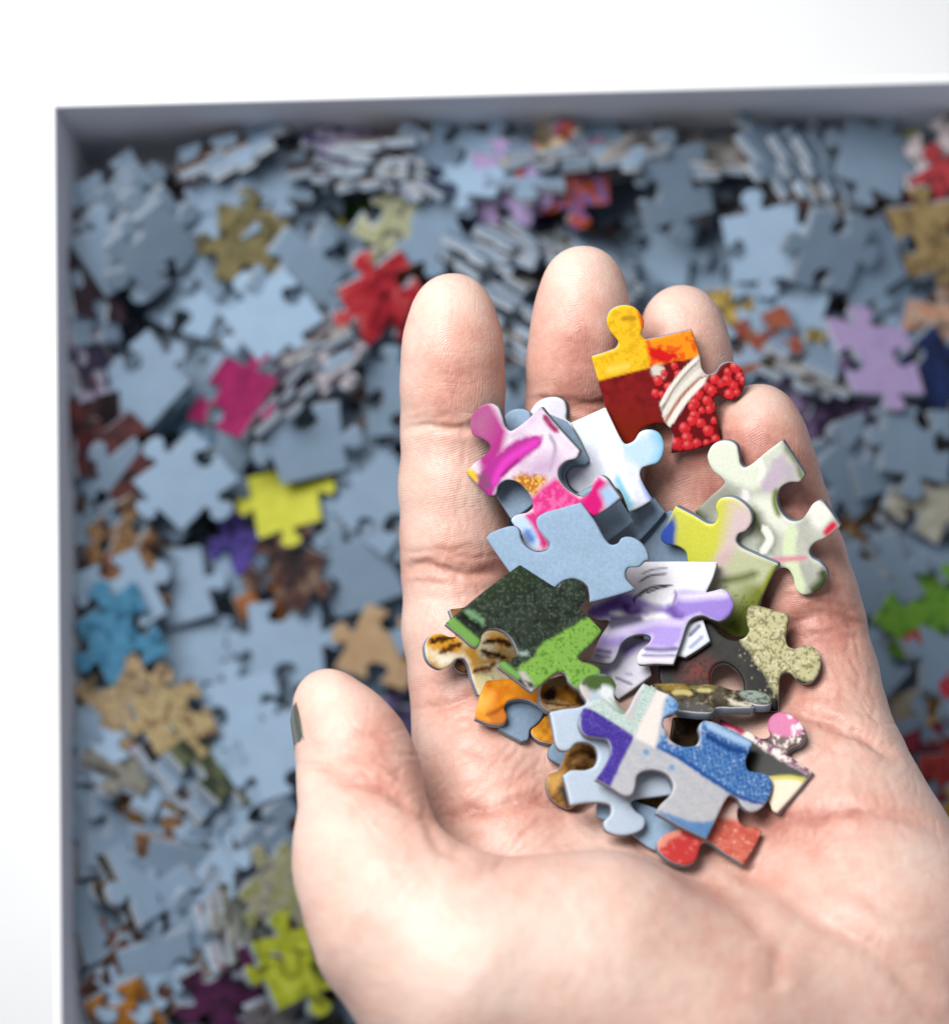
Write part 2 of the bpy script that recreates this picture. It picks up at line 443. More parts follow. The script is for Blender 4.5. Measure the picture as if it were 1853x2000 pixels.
hand = mesh_obj('hand', hv, hf.tolist(), [m_skin], loc=np.array([8., -40., -10.]))
for nm, arr in (('redness', red), ('ridge', ph), ('ridge_amount', strength)):
    a_ = hand.data.attributes.new(nm, 'FLOAT', 'POINT'); a_.data.foreach_set('value', arr.astype(np.float32))
tag(hand, 'open left hand held palm up, cupping a heap of puzzle pieces above the box', 'hand')

# thumbnail, seen edge-on at the left of the thumb tip
(ta, ra), (tb, rb) = TP[0], TP[2]
ax = (tb - ta) / np.linalg.norm(tb - ta)
side = np.array([-1., 0, -.34]); side -= ax * (side @ ax); side /= np.linalg.norm(side)
oth = np.cross(ax, side)
nvv, nff = [], []
NU, NV = 17, 13
for i in range(NU):
    t = i / (NU - 1); s_ = -3.6 + 12.4 * t
    rr = np.interp(s_, [-4, 0, 4.5, 9], [2.0, ra, ra + 1.6, rb])
    for j in range(NV):
        a_ = (j / (NV - 1) - .5) * 2 * 1.10 * (1 - .25 * (1 - t) ** 3)
        flat_ = rr + .95 + .15 * math.cos(a_)
        nvv.append(ta + ax * s_ + (side * math.cos(a_) + oth * math.sin(a_)) * flat_)
for i in range(NU - 1):
    for j in range(NV - 1):
        q = i * NV + j; nff.append((q, q + 1, q + NV + 1, q + NV))
m_nail, nt, bs = new_mat('dark_nail_varnish')
n1 = nd(nt, 'ShaderNodeTexNoise', i_Scale=1500.0, i_Detail=3.0)
r1 = ramp(nt, [(.35, (.028, .032, .028)), (.62, (.06, .068, .058)), (.72, (.30, .31, .28))])
L(nt, n1.outputs['Fac'], r1.inputs['Fac']); L(nt, r1.outputs['Color'], bs.inputs['Base Color'])
bs.inputs['Roughness'].default_value = .25
nail = mesh_obj('fingernail', np.array(nvv) - np.array([8., -40., -10.]), nff, [m_nail], parent=hand)
nail['label'] = 'dark varnished nail along the outer edge of the thumb'
sd = nail.modifiers.new('solid', 'SOLIDIFY'); sd.thickness = .0005; sd.offset = 0

# height of everything standing under the camera, used to let pieces come to rest
HX0, HY0, HC = -48., -110., .5
HNX, HNY = 300, 340
HM = np.full((HNX, HNY), -200.0)
ci = np.round((hv[:, 0] - HX0) / HC).astype(int); cj = np.round((hv[:, 1] - HY0) / HC).astype(int)
ok = (ci >= 0) & (cj >= 0) & (ci < HNX) & (cj < HNY) & (hn[:, 2] > 0)
np.maximum.at(HM, (ci[ok], cj[ok]), hv[ok, 2])
for _ in range(2):                       # close pinholes of the sampling
    P_ = np.pad(HM, 1, mode='edge')
    nb = np.max(np.stack([P_[1+a:1+a+HNX, 1+b:1+b+HNY] for a in (-1, 0, 1) for b in (-1, 0, 1)]), 0)
    HM = np.where(HM < -100, nb, HM)
# ================================================================== PUZZLE PIECES
CROPS = {'1': (750,450,.4886,.4886), '2': (780,1000,.487,.487), '3': (900,570,.2706,.2707), '4': (1250,570,.3159,.3158),
         '5': (800,1080,.2489,.2490), '6': (1140,1080,.2706,.2706), '7': (1040,1320,.3139,.3138), '0': (0,0,1,1)}
def P(s):
    """'3 10,20 30,40! ...' -> photo points (crop number first), corner flags"""
    c = None; pts = []; fl = []
    for t in s.split():
        if t in CROPS: c = CROPS[t]; continue
        k = t.endswith('!'); x, y = t.rstrip('!').split(',')
        pts.append((c[0] + float(x) * c[2], c[1] + float(y) * c[3])); fl.append(k)
    return np.array(pts), fl
def spline_closed(pts, fl, step=2.0):
    n = len(pts); out = []; corner = []
    for i in range(n):
        p1, p2 = pts[i], pts[(i + 1) % n]
        p0 = p1 - (p2 - p1) if fl[i] else pts[i - 1]
        p3 = p2 + (p2 - p1) if fl[(i + 1) % n] else pts[(i + 2) % n]
        # centripetal parameters
        t01 = max(np.linalg.norm(p1 - p0), 1e-3) ** .5; t12 = max(np.linalg.norm(p2 - p1), 1e-3) ** .5; t23 = max(np.linalg.norm(p3 - p2), 1e-3) ** .5
        m1 = (p2 - p1) + t12 * ((p1 - p0) / t01 - (p2 - p0) / (t01 + t12))
        m2 = (p2 - p1) + t12 * ((p3 - p2) / t23 - (p3 - p1) / (t12 + t23))
        k = max(1, int(np.ceil(np.linalg.norm(p2 - p1) / step)))
        for j in range(k):
            t = j / k
            h = (2*t**3 - 3*t*t + 1) * p1 + (t**3 - 2*t*t + t) * m1 + (-2*t**3 + 3*t*t) * p2 + (t**3 - t*t) * m2
            out.append(h); corner.append(fl[i] and j == 0)
    return np.array(out), corner
def area2(p):
    return np.sum(p[:, 0] * np.roll(p[:, 1], -1) - np.roll(p[:, 0], -1) * p[:, 1])
def inset(p, d):
    """move a counter-clockwise outline inwards by d"""
    e1 = p - np.roll(p, 1, 0); e2 = np.roll(p, -1, 0) - p
    n = e1 / np.maximum(np.linalg.norm(e1, axis=1, keepdims=True), 1e-9) + e2 / np.maximum(np.linalg.norm(e2, axis=1, keepdims=True), 1e-9)
    n = n / np.maximum(np.linalg.norm(n, axis=1, keepdims=True), 1e-9)
    return p + d * np.stack([-n[:, 1], n[:, 0]], -1)
def inside(x, y, poly):
    r = np.zeros(x.shape, bool); n = len(poly)
    for i in range(n):
        a, b = poly[i], poly[i - 1]
        c = (a[1] > y) != (b[1] > y)
        r ^= c & (x < (b[0] - a[0]) * (y - a[1]) / (b[1] - a[1] + 1e-12) + a[0])
    return r
def sdist(x, y, poly):
    d = np.full(x.shape, 1e9); n = len(poly)
    for i in range(n):
        a, b = poly[i], poly[(i + 1) % n]; e = b - a
        t = np.clip(((x - a[0]) * e[0] + (y - a[1]) * e[1]) / max(e @ e, 1e-9), 0, 1)
        d = np.minimum(d, np.hypot(x - a[0] - t * e[0], y - a[1] - t * e[1]))
    return np.where(inside(x, y, poly), d, -d)

# --- print colours, laid on as inks in the photograph's own coordinates
def ink(layers, x, y):
    c = np.zeros((len(x), 3))
    for ly in layers:
        k = ly[0]
        if k == 'base':                              # colour, 2nd colour, patch size px, sharpness
            f = fbm(x / ly[3], y / ly[3], len(layers))
            f = np.clip((f - .5) * ly[4] + .5, 0, 1)[:, None]
            c = lin(ly[1]) * (1 - f) + lin(ly[2]) * f
            continue
        if k == 'grad':                              # from-point, to-point, colours
            a, b = P(ly[1])[0]; d = b - a
            t = np.clip(((x - a[0]) * d[0] + (y - a[1]) * d[1]) / (d @ d), 0, 1)
            cs = np.array([lin(q) for q in ly[2]]); u = t * (len(cs) - 1)
            c = np.stack([np.interp(u, np.arange(len(cs)), cs[:, q]) for q in range(3)], -1)
            continue
        if k == 'poly':                              # points, colour, feather px [, wobble px]
            p, fl = P(ly[1]); wv = ly[4] if len(ly) > 4 else 0
            xx = x + (fbm(x / 9, y / 9, 71) - .5) * 2 * wv; yy = y + (fbm(x / 9, y / 9, 72) - .5) * 2 * wv
            pl = spline_closed(p, fl, 6)[0]
            m = np.clip(sdist(xx, yy, pl) / max(ly[3], .5) + .5, 0, 1)
        elif k == 'line':                            # points, colour, half width, feather [, wobble]
            p = smooth_line(P(ly[1])[0]); wv = ly[5] if len(ly) > 5 else 0
            xx = x + (fbm(x / 8, y / 8, 73) - .5) * 2 * wv; yy = y + (fbm(x / 8, y / 8, 74) - .5) * 2 * wv
            d, t = polydist(xx, yy, p)
            m = np.clip((ly[3] * np.clip(np.minimum(t, 1 - t) * 8 + .35, 0, 1) - d) / ly[4] + .5, 0, 1)
        elif k == 'berry':                           # points, radius px: glossy red fruit in the print
            for q, (bx, by) in enumerate(P(ly[1])[0]):
                r = ly[2] * (.62 + .5 * _h(q, 3, 5)); d = np.hypot(x - bx, y - by) / r
                m = np.clip((1 - d) * 4, 0, 1)[:, None]
                cc = np.where(d[:, None] < .8, lin((214, 42, 50)), lin((130, 18, 26)))
                h = np.exp(-(np.hypot(x - bx + r * .28, y - by + r * .3) / (r * .30)) ** 2)[:, None]
                cc = cc * (1 - .6 * h) + lin((250, 150, 140)) * .6 * h
                c = c * (1 - m) + cc * m
            continue
        elif k == 'speck':                           # colour, size px, threshold
            f = vnoise(x / ly[2], y / ly[2], 91) * .6 + vnoise(x / ly[2] * 2.1, y / ly[2] * 2.1, 92) * .4
            m = np.clip((f - ly[3]) * 9, 0, 1) * (ly[4] if len(ly) > 4 else 1)
            if len(ly) > 5: m = m * np.clip(sdist(x, y, spline_closed(*P(ly[5]), 6)[0]) / 4 + .5, 0, 1)
            cc = lin(ly[1])
        elif k == 'knit':                            # colour, direction deg, pitch px, amount, region
            a = math.radians(ly[2]); u = x * math.cos(a) + y * math.sin(a); v = -x * math.sin(a) + y * math.cos(a)
            f = .5 + .5 * np.sin(6.283 * v / ly[3] + 1.6 * np.sin(6.283 * u / (ly[3] * .9)))
            f = f * .7 + .6 * (vnoise(u / 3.2, v / 2.4, 95) - .3)
            m = np.clip(f, 0, 1) * ly[4] * np.clip(sdist(x, y, spline_closed(*P(ly[5]), 6)[0]) / 3 + .5, 0, 1)
        if k in ('poly', 'line'): cc = lin(ly[2])
        if k in ('knit',): cc = lin(ly[1])
        m = m[:, None]
        c = c * (1 - m) + cc * m
    return c

# --- shared materials
def board_mat(name, c1, c2, rough):
    m, nt, bs = new_mat(name)
    tc = nd(nt, 'ShaderNodeTexCoord')
    mp = nd(nt, 'ShaderNodeMapping'); mp.inputs['Scale'].default_value = (1, 1, 1)
    L(nt, tc.outputs['Object'], mp.inputs['Vector'])
    n1 = nd(nt, 'ShaderNodeTexNoise', i_Scale=1700.0, i_Detail=4.0, i_Roughness=.7)
    L(nt, mp.outputs[0], n1.inputs['Vector'])
    r = ramp(nt, [(.3, c1), (.7, c2)]); L(nt, n1.outputs['Fac'], r.inputs['Fac'])
    # card stock differs a little from piece to piece, with faint clouding and scuffs
    oi = nd(nt, 'ShaderNodeObjectInfo'); n3 = nd(nt, 'ShaderNodeTexNoise', i_Scale=170.0, i_Detail=3.0); L(nt, mp.outputs[0], n3.inputs['Vector'])
    v1 = nd(nt, 'ShaderNodeMath', operation='MULTIPLY_ADD'); v1.inputs[1].default_value = .34; v1.inputs[2].default_value = .74; L(nt, oi.outputs['Random'], v1.inputs[0])
    v2 = nd(nt, 'ShaderNodeMath', operation='MULTIPLY_ADD'); v2.inputs[1].default_value = .24; L(nt, n3.outputs['Fac'], v2.inputs[0]); v2.inputs[2].default_value = -.10
    v3 = nd(nt, 'ShaderNodeMath', operation='ADD'); L(nt, v1.outputs[0], v3.inputs[0]); L(nt, v2.outputs[0], v3.inputs[1])
    hs = nd(nt, 'ShaderNodeHueSaturation'); L(nt, v3.outputs[0], hs.inputs['Value']); L(nt, r.outputs['Color'], hs.inputs['Color'])
    L(nt, hs.outputs['Color'], bs.inputs['Base Color'])
    b = nd(nt, 'ShaderNodeBump', i_Strength=.5, i_Distance=.00006); L(nt, n1.outputs['Fac'], b.inputs['Height']); L(nt, b.outputs[0], bs.inputs['Normal'])
    bs.inputs['Roughness'].default_value = rough; bs.inputs['Specular IOR Level'].default_value = .25
    return m
M_BACK = board_mat('blue_back_paper', (.160, .232, .322), (.210, .295, .396), .8)
M_CORE = board_mat('grey_blue_cardboard', (.175, .22, .28), (.25, .30, .365), .85)
M_RIM = board_mat('white_paper_edge', (.52, .54, .56), (.66, .67, .68), .6)
m_print, nt, bs = new_mat('printed_paper')
at = nd(nt, 'ShaderNodeVertexColor', layer_name='print')
tc = nd(nt, 'ShaderNodeTexCoord')
n1 = nd(nt, 'ShaderNodeTexNoise', i_Scale=2600.0, i_Detail=2.0); L(nt, tc.outputs['Object'], n1.inputs['Vector'])
mr = nd(nt, 'ShaderNodeMapRange'); mr.inputs['To Min'].default_value = .86; mr.inputs['To Max'].default_value = 1.14
L(nt, n1.outputs['Fac'], mr.inputs['Value'])
mx = nd(nt, 'ShaderNodeMix', data_type='RGBA', blend_type='MULTIPLY'); mx.inputs['Factor'].default_value = 1.0
L(nt, at.outputs['Color'], mx.inputs['A']); L(nt, mr.outputs[0], mx.inputs['B']); L(nt, mx.outputs['Result'], bs.inputs['Base Color'])
wv = nd(nt, 'ShaderNodeTexNoise', i_Scale=1100.0, i_Detail=1.0); L(nt, tc.outputs['Object'], wv.inputs['Vector'])
b = nd(nt, 'ShaderNodeBump', i_Strength=.25, i_Distance=.00005); L(nt, wv.outputs['Fac'], b.inputs['Height']); L(nt, b.outputs[0], bs.inputs['Normal'])
bs.inputs['Roughness'].default_value = .36; bs.inputs['Specular IOR Level'].default_value = .10
m_print_mat = m_print

def ring_faces(a, b, n):
    return [(a + i, a + (i + 1) % n, b + (i + 1) % n, b + i) for i in range(n)]
THK = 1.85
def cap(poly, step):
    """triangulate an outline with an even filling of points; returns extra points and faces (outline first)"""
    n = len(poly)
    lo, hi = poly.min(0), poly.max(0)
    X, Y = np.meshgrid(np.arange(lo[0], hi[0], step), np.arange(lo[1], hi[1], step)); X[1::2] += step / 2
    X, Y = X.ravel(), Y.ravel()
    m = inside(X, Y, poly); X, Y = X[m], Y[m]
    if len(X):
        d = np.full(len(X), 9.0)
        for p_ in poly: d = np.minimum(d, np.hypot(X - p_[0], Y - p_[1]))
        X, Y = X[d > step * .6], Y[d > step * .6]
    pts = [Vector(p_) for p_ in poly] + [Vector((a, b)) for a, b in zip(X, Y)]
    vs, _, fs, ov, _, _ = delaunay_2d_cdt(pts, [], [list(range(n))], 1, 1e-5)
    return np.array([(v.x, v.y) for v in vs]), [tuple(f) for f in fs], [o[0] if o else -1 for o in ov]

def build_piece(name, out_px, plane, layers, label, back_up=False, detail=.30, backing=(150, 120, 150)):
    """plane: a, gx, gy of the upper surface. Outline lies on that plane; thickness goes below it."""
    a, gx, gy = plane
    W = unproj_plane(out_px[:, 0], out_px[:, 1], a, gx, gy)
    nrm = np.array([-gx, -gy, 1.0]); nrm /= np.linalg.norm(nrm)
    org = W.mean(0)
    ux = np.array([1., 0, gx]); ux /= np.linalg.norm(ux); uy = np.cross(nrm, ux)
    uv = np.stack([(W - org) @ ux, (W - org) @ uy], -1)
    if area2(uv) < 0: uv = uv[::-1]
    # even spacing
    seg = np.linalg.norm(np.roll(uv, -1, 0) - uv, axis=1); cum = np.r_[0, np.cumsum(seg)]
    N = int(cum[-1] / .30)
    tt = np.linspace(0, cum[-1], N, endpoint=False)
    uvc = np.vstack([uv, uv[:1]])
    r0 = np.stack([np.interp(tt, cum, uvc[:, q]) for q in range(2)], -1)
    ip = inset(r0, .16); it = inset(r0, .42)
    def w3(p, z): return org + p[:, :1] * ux + p[:, 1:2] * uy + nrm * np.reshape(z, (-1, 1))
    cp, cf, _ = cap(it, detail if not back_up else 1.2)
    n = N
    top_v = [w3(cp, np.zeros(len(cp)))]
    base = len(cp)
    # the CDT keeps the outline points first
    rings = [(ip, -.05), (r0, -.18)]
    off = base
    faces = list(cf)
    prev = 0
    for p, z in rings:
        top_v.append(w3(p, np.full(n, z)))
        faces += [(prev + (i + 1) % n, prev + i, off + i, off + (i + 1) % n) for i in range(n)]
        prev = off; off += n
    nprint = len(faces)
    top_v.append(w3(r0, np.full(n, -.42)))
    faces += [(prev + (i + 1) % n, prev + i, off + i, off + (i + 1) % n) for i in range(n)]
    sheet_v, sheet_f = np.vstack(top_v), faces
    # cardboard
    T = THK
    def slab(zs, capz):
        v = []; f = []; k = 0
        for p, z in zs:
            v.append(w3(p, np.full(n, z)))
            if k: f += [((k-1)*n + (i+1) % n, (k-1)*n + i, k*n + i, k*n + (i+1) % n) for i in range(n)]
            k += 1
        return v, f, k * n
    loc = org
    root = bpy.data.objects.new('puzzle_piece', None); COL.objects.link(root); root.location = loc * MM
    root.empty_display_size = .004
    tag(root, label, 'puzzle piece', 'puzzle pieces heaped in the hand')
    if not back_up:
        body_z = [(r0, -.42), (r0, -T + .15), (ip, -T)]
        v, f, k = slab(body_z, None)
        f.append(tuple(range(2 * n, 3 * n))[::-1])
        fm = [0] * (len(f) - 1) + [1]
        core = mesh_obj('cardboard', np.vstack(v) - loc, f, [M_CORE, M_BACK], parent=root, face_mat=fm)
        pr = mesh_obj('printed_face', sheet_v - loc, sheet_f, [m_print_mat, M_RIM], parent=root, face_mat=[0] * nprint + [1] * (len(sheet_f) - nprint))
        qx, qy = proj(sheet_v)
        c = ink(layers, qx, qy) * .68
        ca = pr.data.color_attributes.new('print', 'FLOAT_COLOR', 'POINT')
        ca.data.foreach_set('color', np.c_[np.clip(c, 0, 1), np.ones(len(c))].ravel().astype(np.float32))
    else:
        # grey-blue back on top, printed paper underneath with its white cut edge
        fm = [0] * nprint + [1] * (len(sheet_f) - nprint)
        v = [sheet_v]; f = list(sheet_f); o_ = len(sheet_v)
        v.append(w3(r0, np.full(n, -T + .32)))
        f += [(o_ - n + (i+1) % n, o_ - n + i, o_ + i, o_ + (i+1) % n) for i in range(n)]; fm += [1] * n
        mesh_obj('cardboard', np.vstack(v) - loc, f, [M_BACK, M_CORE], parent=root, face_mat=fm)
        pv = np.vstack([w3(inset(r0, -.04), np.full(n, -T + .32)), w3(inset(r0, -.04), np.full(n, -T + .10)), w3(ip, np.full(n, -T))])
        f2 = [(k * n + (i+1) % n, k * n + i, (k+1) * n + i, (k+1) * n + (i+1) % n) for k in range(2) for i in range(n)]
        f2.append(tuple(range(2 * n, 3 * n))[::-1])
        pr = mesh_obj('printed_face', pv - loc, f2, [M_RIM, m_print_mat], parent=root, face_mat=[0] * n + [1] * (n + 1))
        ca = pr.data.color_attributes.new('print', 'FLOAT_COLOR', 'POINT')
        ca.data.foreach_set('color', np.tile(np.r_[lin(backing), 1.0], len(pv)).astype(np.float32))
    return root

def settle(out_px, slopes=None, bias=(0, 0), sink=.12, smax=.42, q=.012):
    """let a piece come to rest on HM; returns the plane of its upper surface"""
    a, gx, gy = 5.0, 0.0, 0.0
    q_ = q
    for it in range(4):
        Wp = unproj_plane(out_px[:, 0], out_px[:, 1], a, gx, gy)[:, :2]
        lo, hi = Wp.min(0), Wp.max(0)
        i0 = np.maximum(((lo - [HX0, HY0]) / HC).astype(int), 0); i1 = np.minimum(((hi - [HX0, HY0]) / HC).astype(int) + 2, [HNX, HNY])
        I, J = np.meshgrid(np.arange(i0[0], i1[0]), np.arange(i0[1], i1[1]), indexing='ij')
        X = HX0 + I * HC; Y = HY0 + J * HC
        m = inside(X, Y, Wp[::2])
        x, y, z = X[m], Y[m], HM[I[m], J[m]]
        ok = z > -60
        if ok.sum() < 20: ok = z > -1e9
        if slopes is None:
            A = np.c_[np.ones(ok.sum()), x[ok] - x.mean(), y[ok] - y.mean()]
            wt = np.ones(ok.sum())
            for q in range(6):
                s = np.linalg.lstsq(A * wt[:, None], z[ok] * wt, rcond=None)[0]
                r = z[ok] - A @ s
                wt = np.sqrt(np.exp(np.clip(r / 1.2, -4, 2)))
            gx, gy = np.clip(s[1] + bias[0], -smax, smax), np.clip(s[2] + bias[1], -smax, smax)
        else: gx, gy = slopes
        e = np.sort((z - gx * x - gy * y)[ok])
        a = e[-max(1, int(q_ * len(e)))] - sink + THK * math.sqrt(1 + gx * gx + gy * gy)
    ii, jj = I[m], J[m]
    HM[ii, jj] = np.maximum(HM[ii, jj], a + gx * x + gy * y)
    return a, gx, gy
# ================================================================== THE HEAP IN THE HAND (bottom to top)
BL = None
def piece(outline, label, layers=None, slopes=None, bias=(0, 0), q=.012, **kw):
    p, fl = P(outline)
    px, _ = spline_closed(p, fl, 2.0)
    pl = settle(px, slopes, bias, q=q)
    return build_piece('puzzle_piece', px, pl, layers, label, back_up=layers is None, **kw)

# --- upper group
piece('1 828,505! 900,482 928,470 936,445 905,405 890,360 905,320 950,300 1000,308 1032,345 1038,380 1026,412 1045,438! 1130,420 1230,397! 1245,440 1262,500 1272,555 1292,578 1325,570 1350,537 1390,528 1428,555 1442,600 1428,650 1400,677 1360,672 4 490,640 456,655! 470,760 500,925! 350,970 195,1000! 200,920 204,880 185,845 150,818 100,815 1 1025,800 1010,840 985,870 955,900 925,940! 885,710 855,600',
 'orange, yellow and dark red piece with red berries across the middle and ring fingers',
 [('base', (112, 22, 28), (140, 32, 32), 16, 2), ('poly', '1 800,700! 1140,760! 1140,1000! 800,1000!', (128, 34, 18), 60),
  ('poly', '1 800,480! 880,300 960,280 1060,330 1050,440 1062,548! 850,602! 800,620!', (247, 196, 40), 4), ('speck', (214, 158, 20), 7, .52, .6, '1 800,480! 880,300 960,280 1060,330 1050,440 1062,548! 850,602! 800,620!'),
  ('line', '1 1022,318 1030,360 1040,392', (222, 104, 24), 5, 4), ('line', '1 950,352 1005,348', (190, 140, 30), 5, 6), ('line', '1 890,560 980,540', (255, 214, 90), 6, 10),
  ('poly', '1 1045,438! 1230,397! 1265,505! 1160,525! 1062,545!', (246, 150, 30), 4), ('speck', (232, 84, 28), 11, .5, .9, '1 1045,438! 1230,397! 1265,505! 1160,525! 1062,545!'), ('poly', '1 1060,470 1110,475 1180,500 1130,530 1075,515', (214, 30, 30), 6, 5),
  ('poly', '1 1062,548! 1180,520! 1270,560! 1350,500! 1470,520! 1460,700! 1360,900! 1150,900! 1120,760!', (108, 22, 26), 3),
  ('poly', '1 1068,550 1110,540 1125,580 1085,590', (225, 215, 205), 6, 4),
  ('berry', '1 1095,600 1120,570 1135,625 1085,650 1160,540 1175,575 1375,565 1405,545 1425,585 1395,620 1370,600 1345,610 1410,650 1380,655 1290,625 1265,610 1310,640 1290,680 1320,595 1255,655 1240,690 1300,715 1240,740 1200,790 1265,770 1295,800 1320,760 1210,830 1250,850 1180,865 1290,850 1325,835 1230,705 1215,860 1165,850 1440,600 1330,700 1180,620 1270,720 1230,760 1305,875 1250,880 1110,655 1160,660', 13),
  ('poly', '1 1100,690! 1160,600 1250,500! 1262,495! 1295,580! 1215,670 1140,790! 1120,760!', (216, 208, 196), 3),
  ('line', '1 1108,722 1150,640 1210,565 1258,520', (150, 142, 128), 3, 3), ('line', '1 1115,740 1175,650 1230,590 1270,555', (240, 234, 224), 5, 3), ('line', '1 1125,765 1190,665 1245,610 1283,580', (176, 120, 96), 4, 3), ('line', '1 1105,700 1145,630 1200,560 1255,508', (246, 242, 234), 4, 3), ('line', '1 1135,780 1205,675 1285,590', (250, 244, 236), 6, 3)])
piece('3 500,860 550,795 620,762 690,760 740,790 757,855 755,920 790,945! 900,1150 930,1215! 800,1420 600,1500! 420,1300 360,1150! 470,930',
 'pale lavender-white piece mostly under the magenta petal piece, one white knob showing', [('base', (232, 230, 240), (205, 203, 216), 30, 2), ('poly', '3 660,740! 780,760! 780,960! 700,900!', (206, 204, 216), 40)], bias=(0, -.05))
piece('4 -140,1500! 60,1400 190,1350! 400,1480! 380,1700! 200,1800! -60,1760!', 'blue-backed piece lowest below the yellow piece with the blue corner')
piece('3 1180,1620! 1400,1500! 1478,1590! 1420,1660 1300,1790! 1150,1850 1020,1950! 900,1740! 1100,1640', 'blue-backed piece jutting out under the light blue glass piece')
piece('1 885,706! 915,770 945,830 962,852 975,852 1000,838 1022,806 1060,795 1098,808 1118,850 1112,900 1092,928 1060,938 1030,950 1022,975 1040,1020 1075,1075! 3 1300,1550 1215,1590! 1130,1420 1040,1440 980,1520 900,1470 830,1440 778,1385 762,1310 800,1262 880,1245 930,1210! 860,1060 790,945!',
 'white and light blue glass-like piece with a round knob pointing right', 
 [('base', (212, 220, 235), (226, 230, 242), 26, 2), ('poly', '1 885,700! 945,840! 925,1000! 890,990! 850,800!', (250, 253, 252), 16), ('poly', '1 750,770! 880,706! 830,850! 790,860!', (226, 240, 232), 30),
  ('poly', '1 770,870! 830,880! 830,980! 740,1010! 700,960!', (214, 214, 230), 30), ('poly', '1 945,835! 1000,838! 1130,790! 1130,940! 1020,950! 960,900!', (186, 214, 236), 16), ('poly', '1 1060,780! 1140,780! 1140,940! 1075,940! 1100,870!', (118, 186, 216), 26),
  ('line', '1 935,980 965,1060 985,1110', (140, 206, 226), 9, 12), ('line', '1 1035,985 1060,1050 1075,1075', (88, 124, 200), 7, 14), ('poly', '1 945,860! 930,960! 990,1080! 1010,1080! 960,950!', (246, 250, 252), 10)], slopes=(.10, .02))
piece('3 310,1000 303,930 335,870 420,842 490,866 505,950! 640,1050! 760,1300! 560,1500! 450,1590 360,1640! 250,1475! 300,1350 250,1250 310,1100!', 'blue-backed piece showing on both sides of the magenta petal piece')
piece('3 640,880! 770,935! 860,1080 930,1215! 900,1245 800,1255 757,1310 770,1390 820,1445 880,1468 800,1560! 620,1500! 520,1300! 560,1000!', 'blue-backed piece edge squeezed between the magenta piece and the light blue one')
piece('3 960,1630! 800,1560 900,1440! 1030,1400 1145,1495! 1250,1665! 1160,1730 1065,1800! 900,1900 800,1880! 860,1740', 'blue-backed piece whose corner sticks out under the pink knob')
piece('3 30,1300! 110,1225 200,1150 207,1108 150,1060 90,1038 65,970 80,890 130,832 200,805 260,832 290,900 312,975 350,1005 400,982 480,920 570,830! 660,940 760,1050 852,1150! 830,1198 750,1225 700,1282 700,1350 750,1420 840,1475 900,1475 938,1430 950,1370 990,1325 1040,1345 1080,1400 1145,1490! 1060,1560 960,1620! 905,1590 850,1600 700,1680 645,1800 630,1856 540,1875 470,1840 430,1740 380,1685 360,1645 395,1612 480,1590 516,1552 505,1490 460,1420 390,1366 320,1360 265,1400 245,1465 200,1478!',
 'magenta petal and hot pink piece with gold specks near the index finger',
 [('base', (228, 216, 228), (206, 186, 206), 34, 2.4), ('poly', '3 40,850! 200,780! 330,1000! 300,1150! 230,1250! 150,1280! 60,1060!', (170, 50, 130), 16), ('poly', '3 60,940 100,900 200,850 190,960 150,1050', (168, 108, 140), 60),
  ('poly', '3 160,1260 300,1140 450,1050 590,1045 580,1100 470,1200 340,1300 260,1400 200,1500 120,1420', (172, 48, 140), 8, 3), ('line', '3 230,1400 320,1230 560,1070', (210, 60, 180), 7, 10), ('line', '3 290,1330 420,1210', (150, 20, 120), 3, 5),
  ('poly', '3 10,1290! 60,1250! 140,1330! 110,1390!', (236, 190, 60), 6, 8), ('poly', '3 110,1320! 180,1300! 230,1420! 150,1420!', (132, 70, 110), 10), ('line', '3 600,890 650,960 700,1010', (150, 30, 90), 6, 6), ('line', '3 640,1030 680,1130 640,1290', (150, 128, 160), 3, 8),
  ('poly', '3 480,1250 700,1170 640,1320 480,1330', (190, 160, 192), 40), ('poly', '3 370,1320! 480,1310! 620,1330! 600,1400! 500,1480! 420,1400!', (176, 110, 50), 10, 8), ('speck', (238, 188, 80), 5, .55, .9, '3 370,1320! 480,1310! 620,1330! 600,1400! 500,1480! 420,1400!'),
  ('poly', '3 500,1500! 580,1420! 680,1340! 860,1490! 980,1420! 1000,1340! 1060,1380! 1000,1600! 960,1640! 850,1560! 560,1700! 640,1830! 600,1860! 520,1760! 450,1620! 520,1580!', (208, 56, 128), 8, 3), ('speck', (240, 110, 170), 8, .55, .7, '3 500,1500! 580,1420! 680,1340! 860,1490! 960,1640! 850,1560! 560,1700! 520,1580!'),
  ('poly', '3 900,1450! 1000,1330! 1060,1400! 1040,1560! 960,1640! 880,1560!', (206, 24, 116), 14, 4), ('poly', '3 1000,1440! 1060,1380! 1160,1490! 1060,1580!', (160, 190, 222), 14), ('line', '3 390,1640 460,1720 520,1850', (190, 214, 240), 17, 10), ('line', '3 470,1720 520,1800', (100, 140, 210), 8, 12)], bias=(.16, .08))
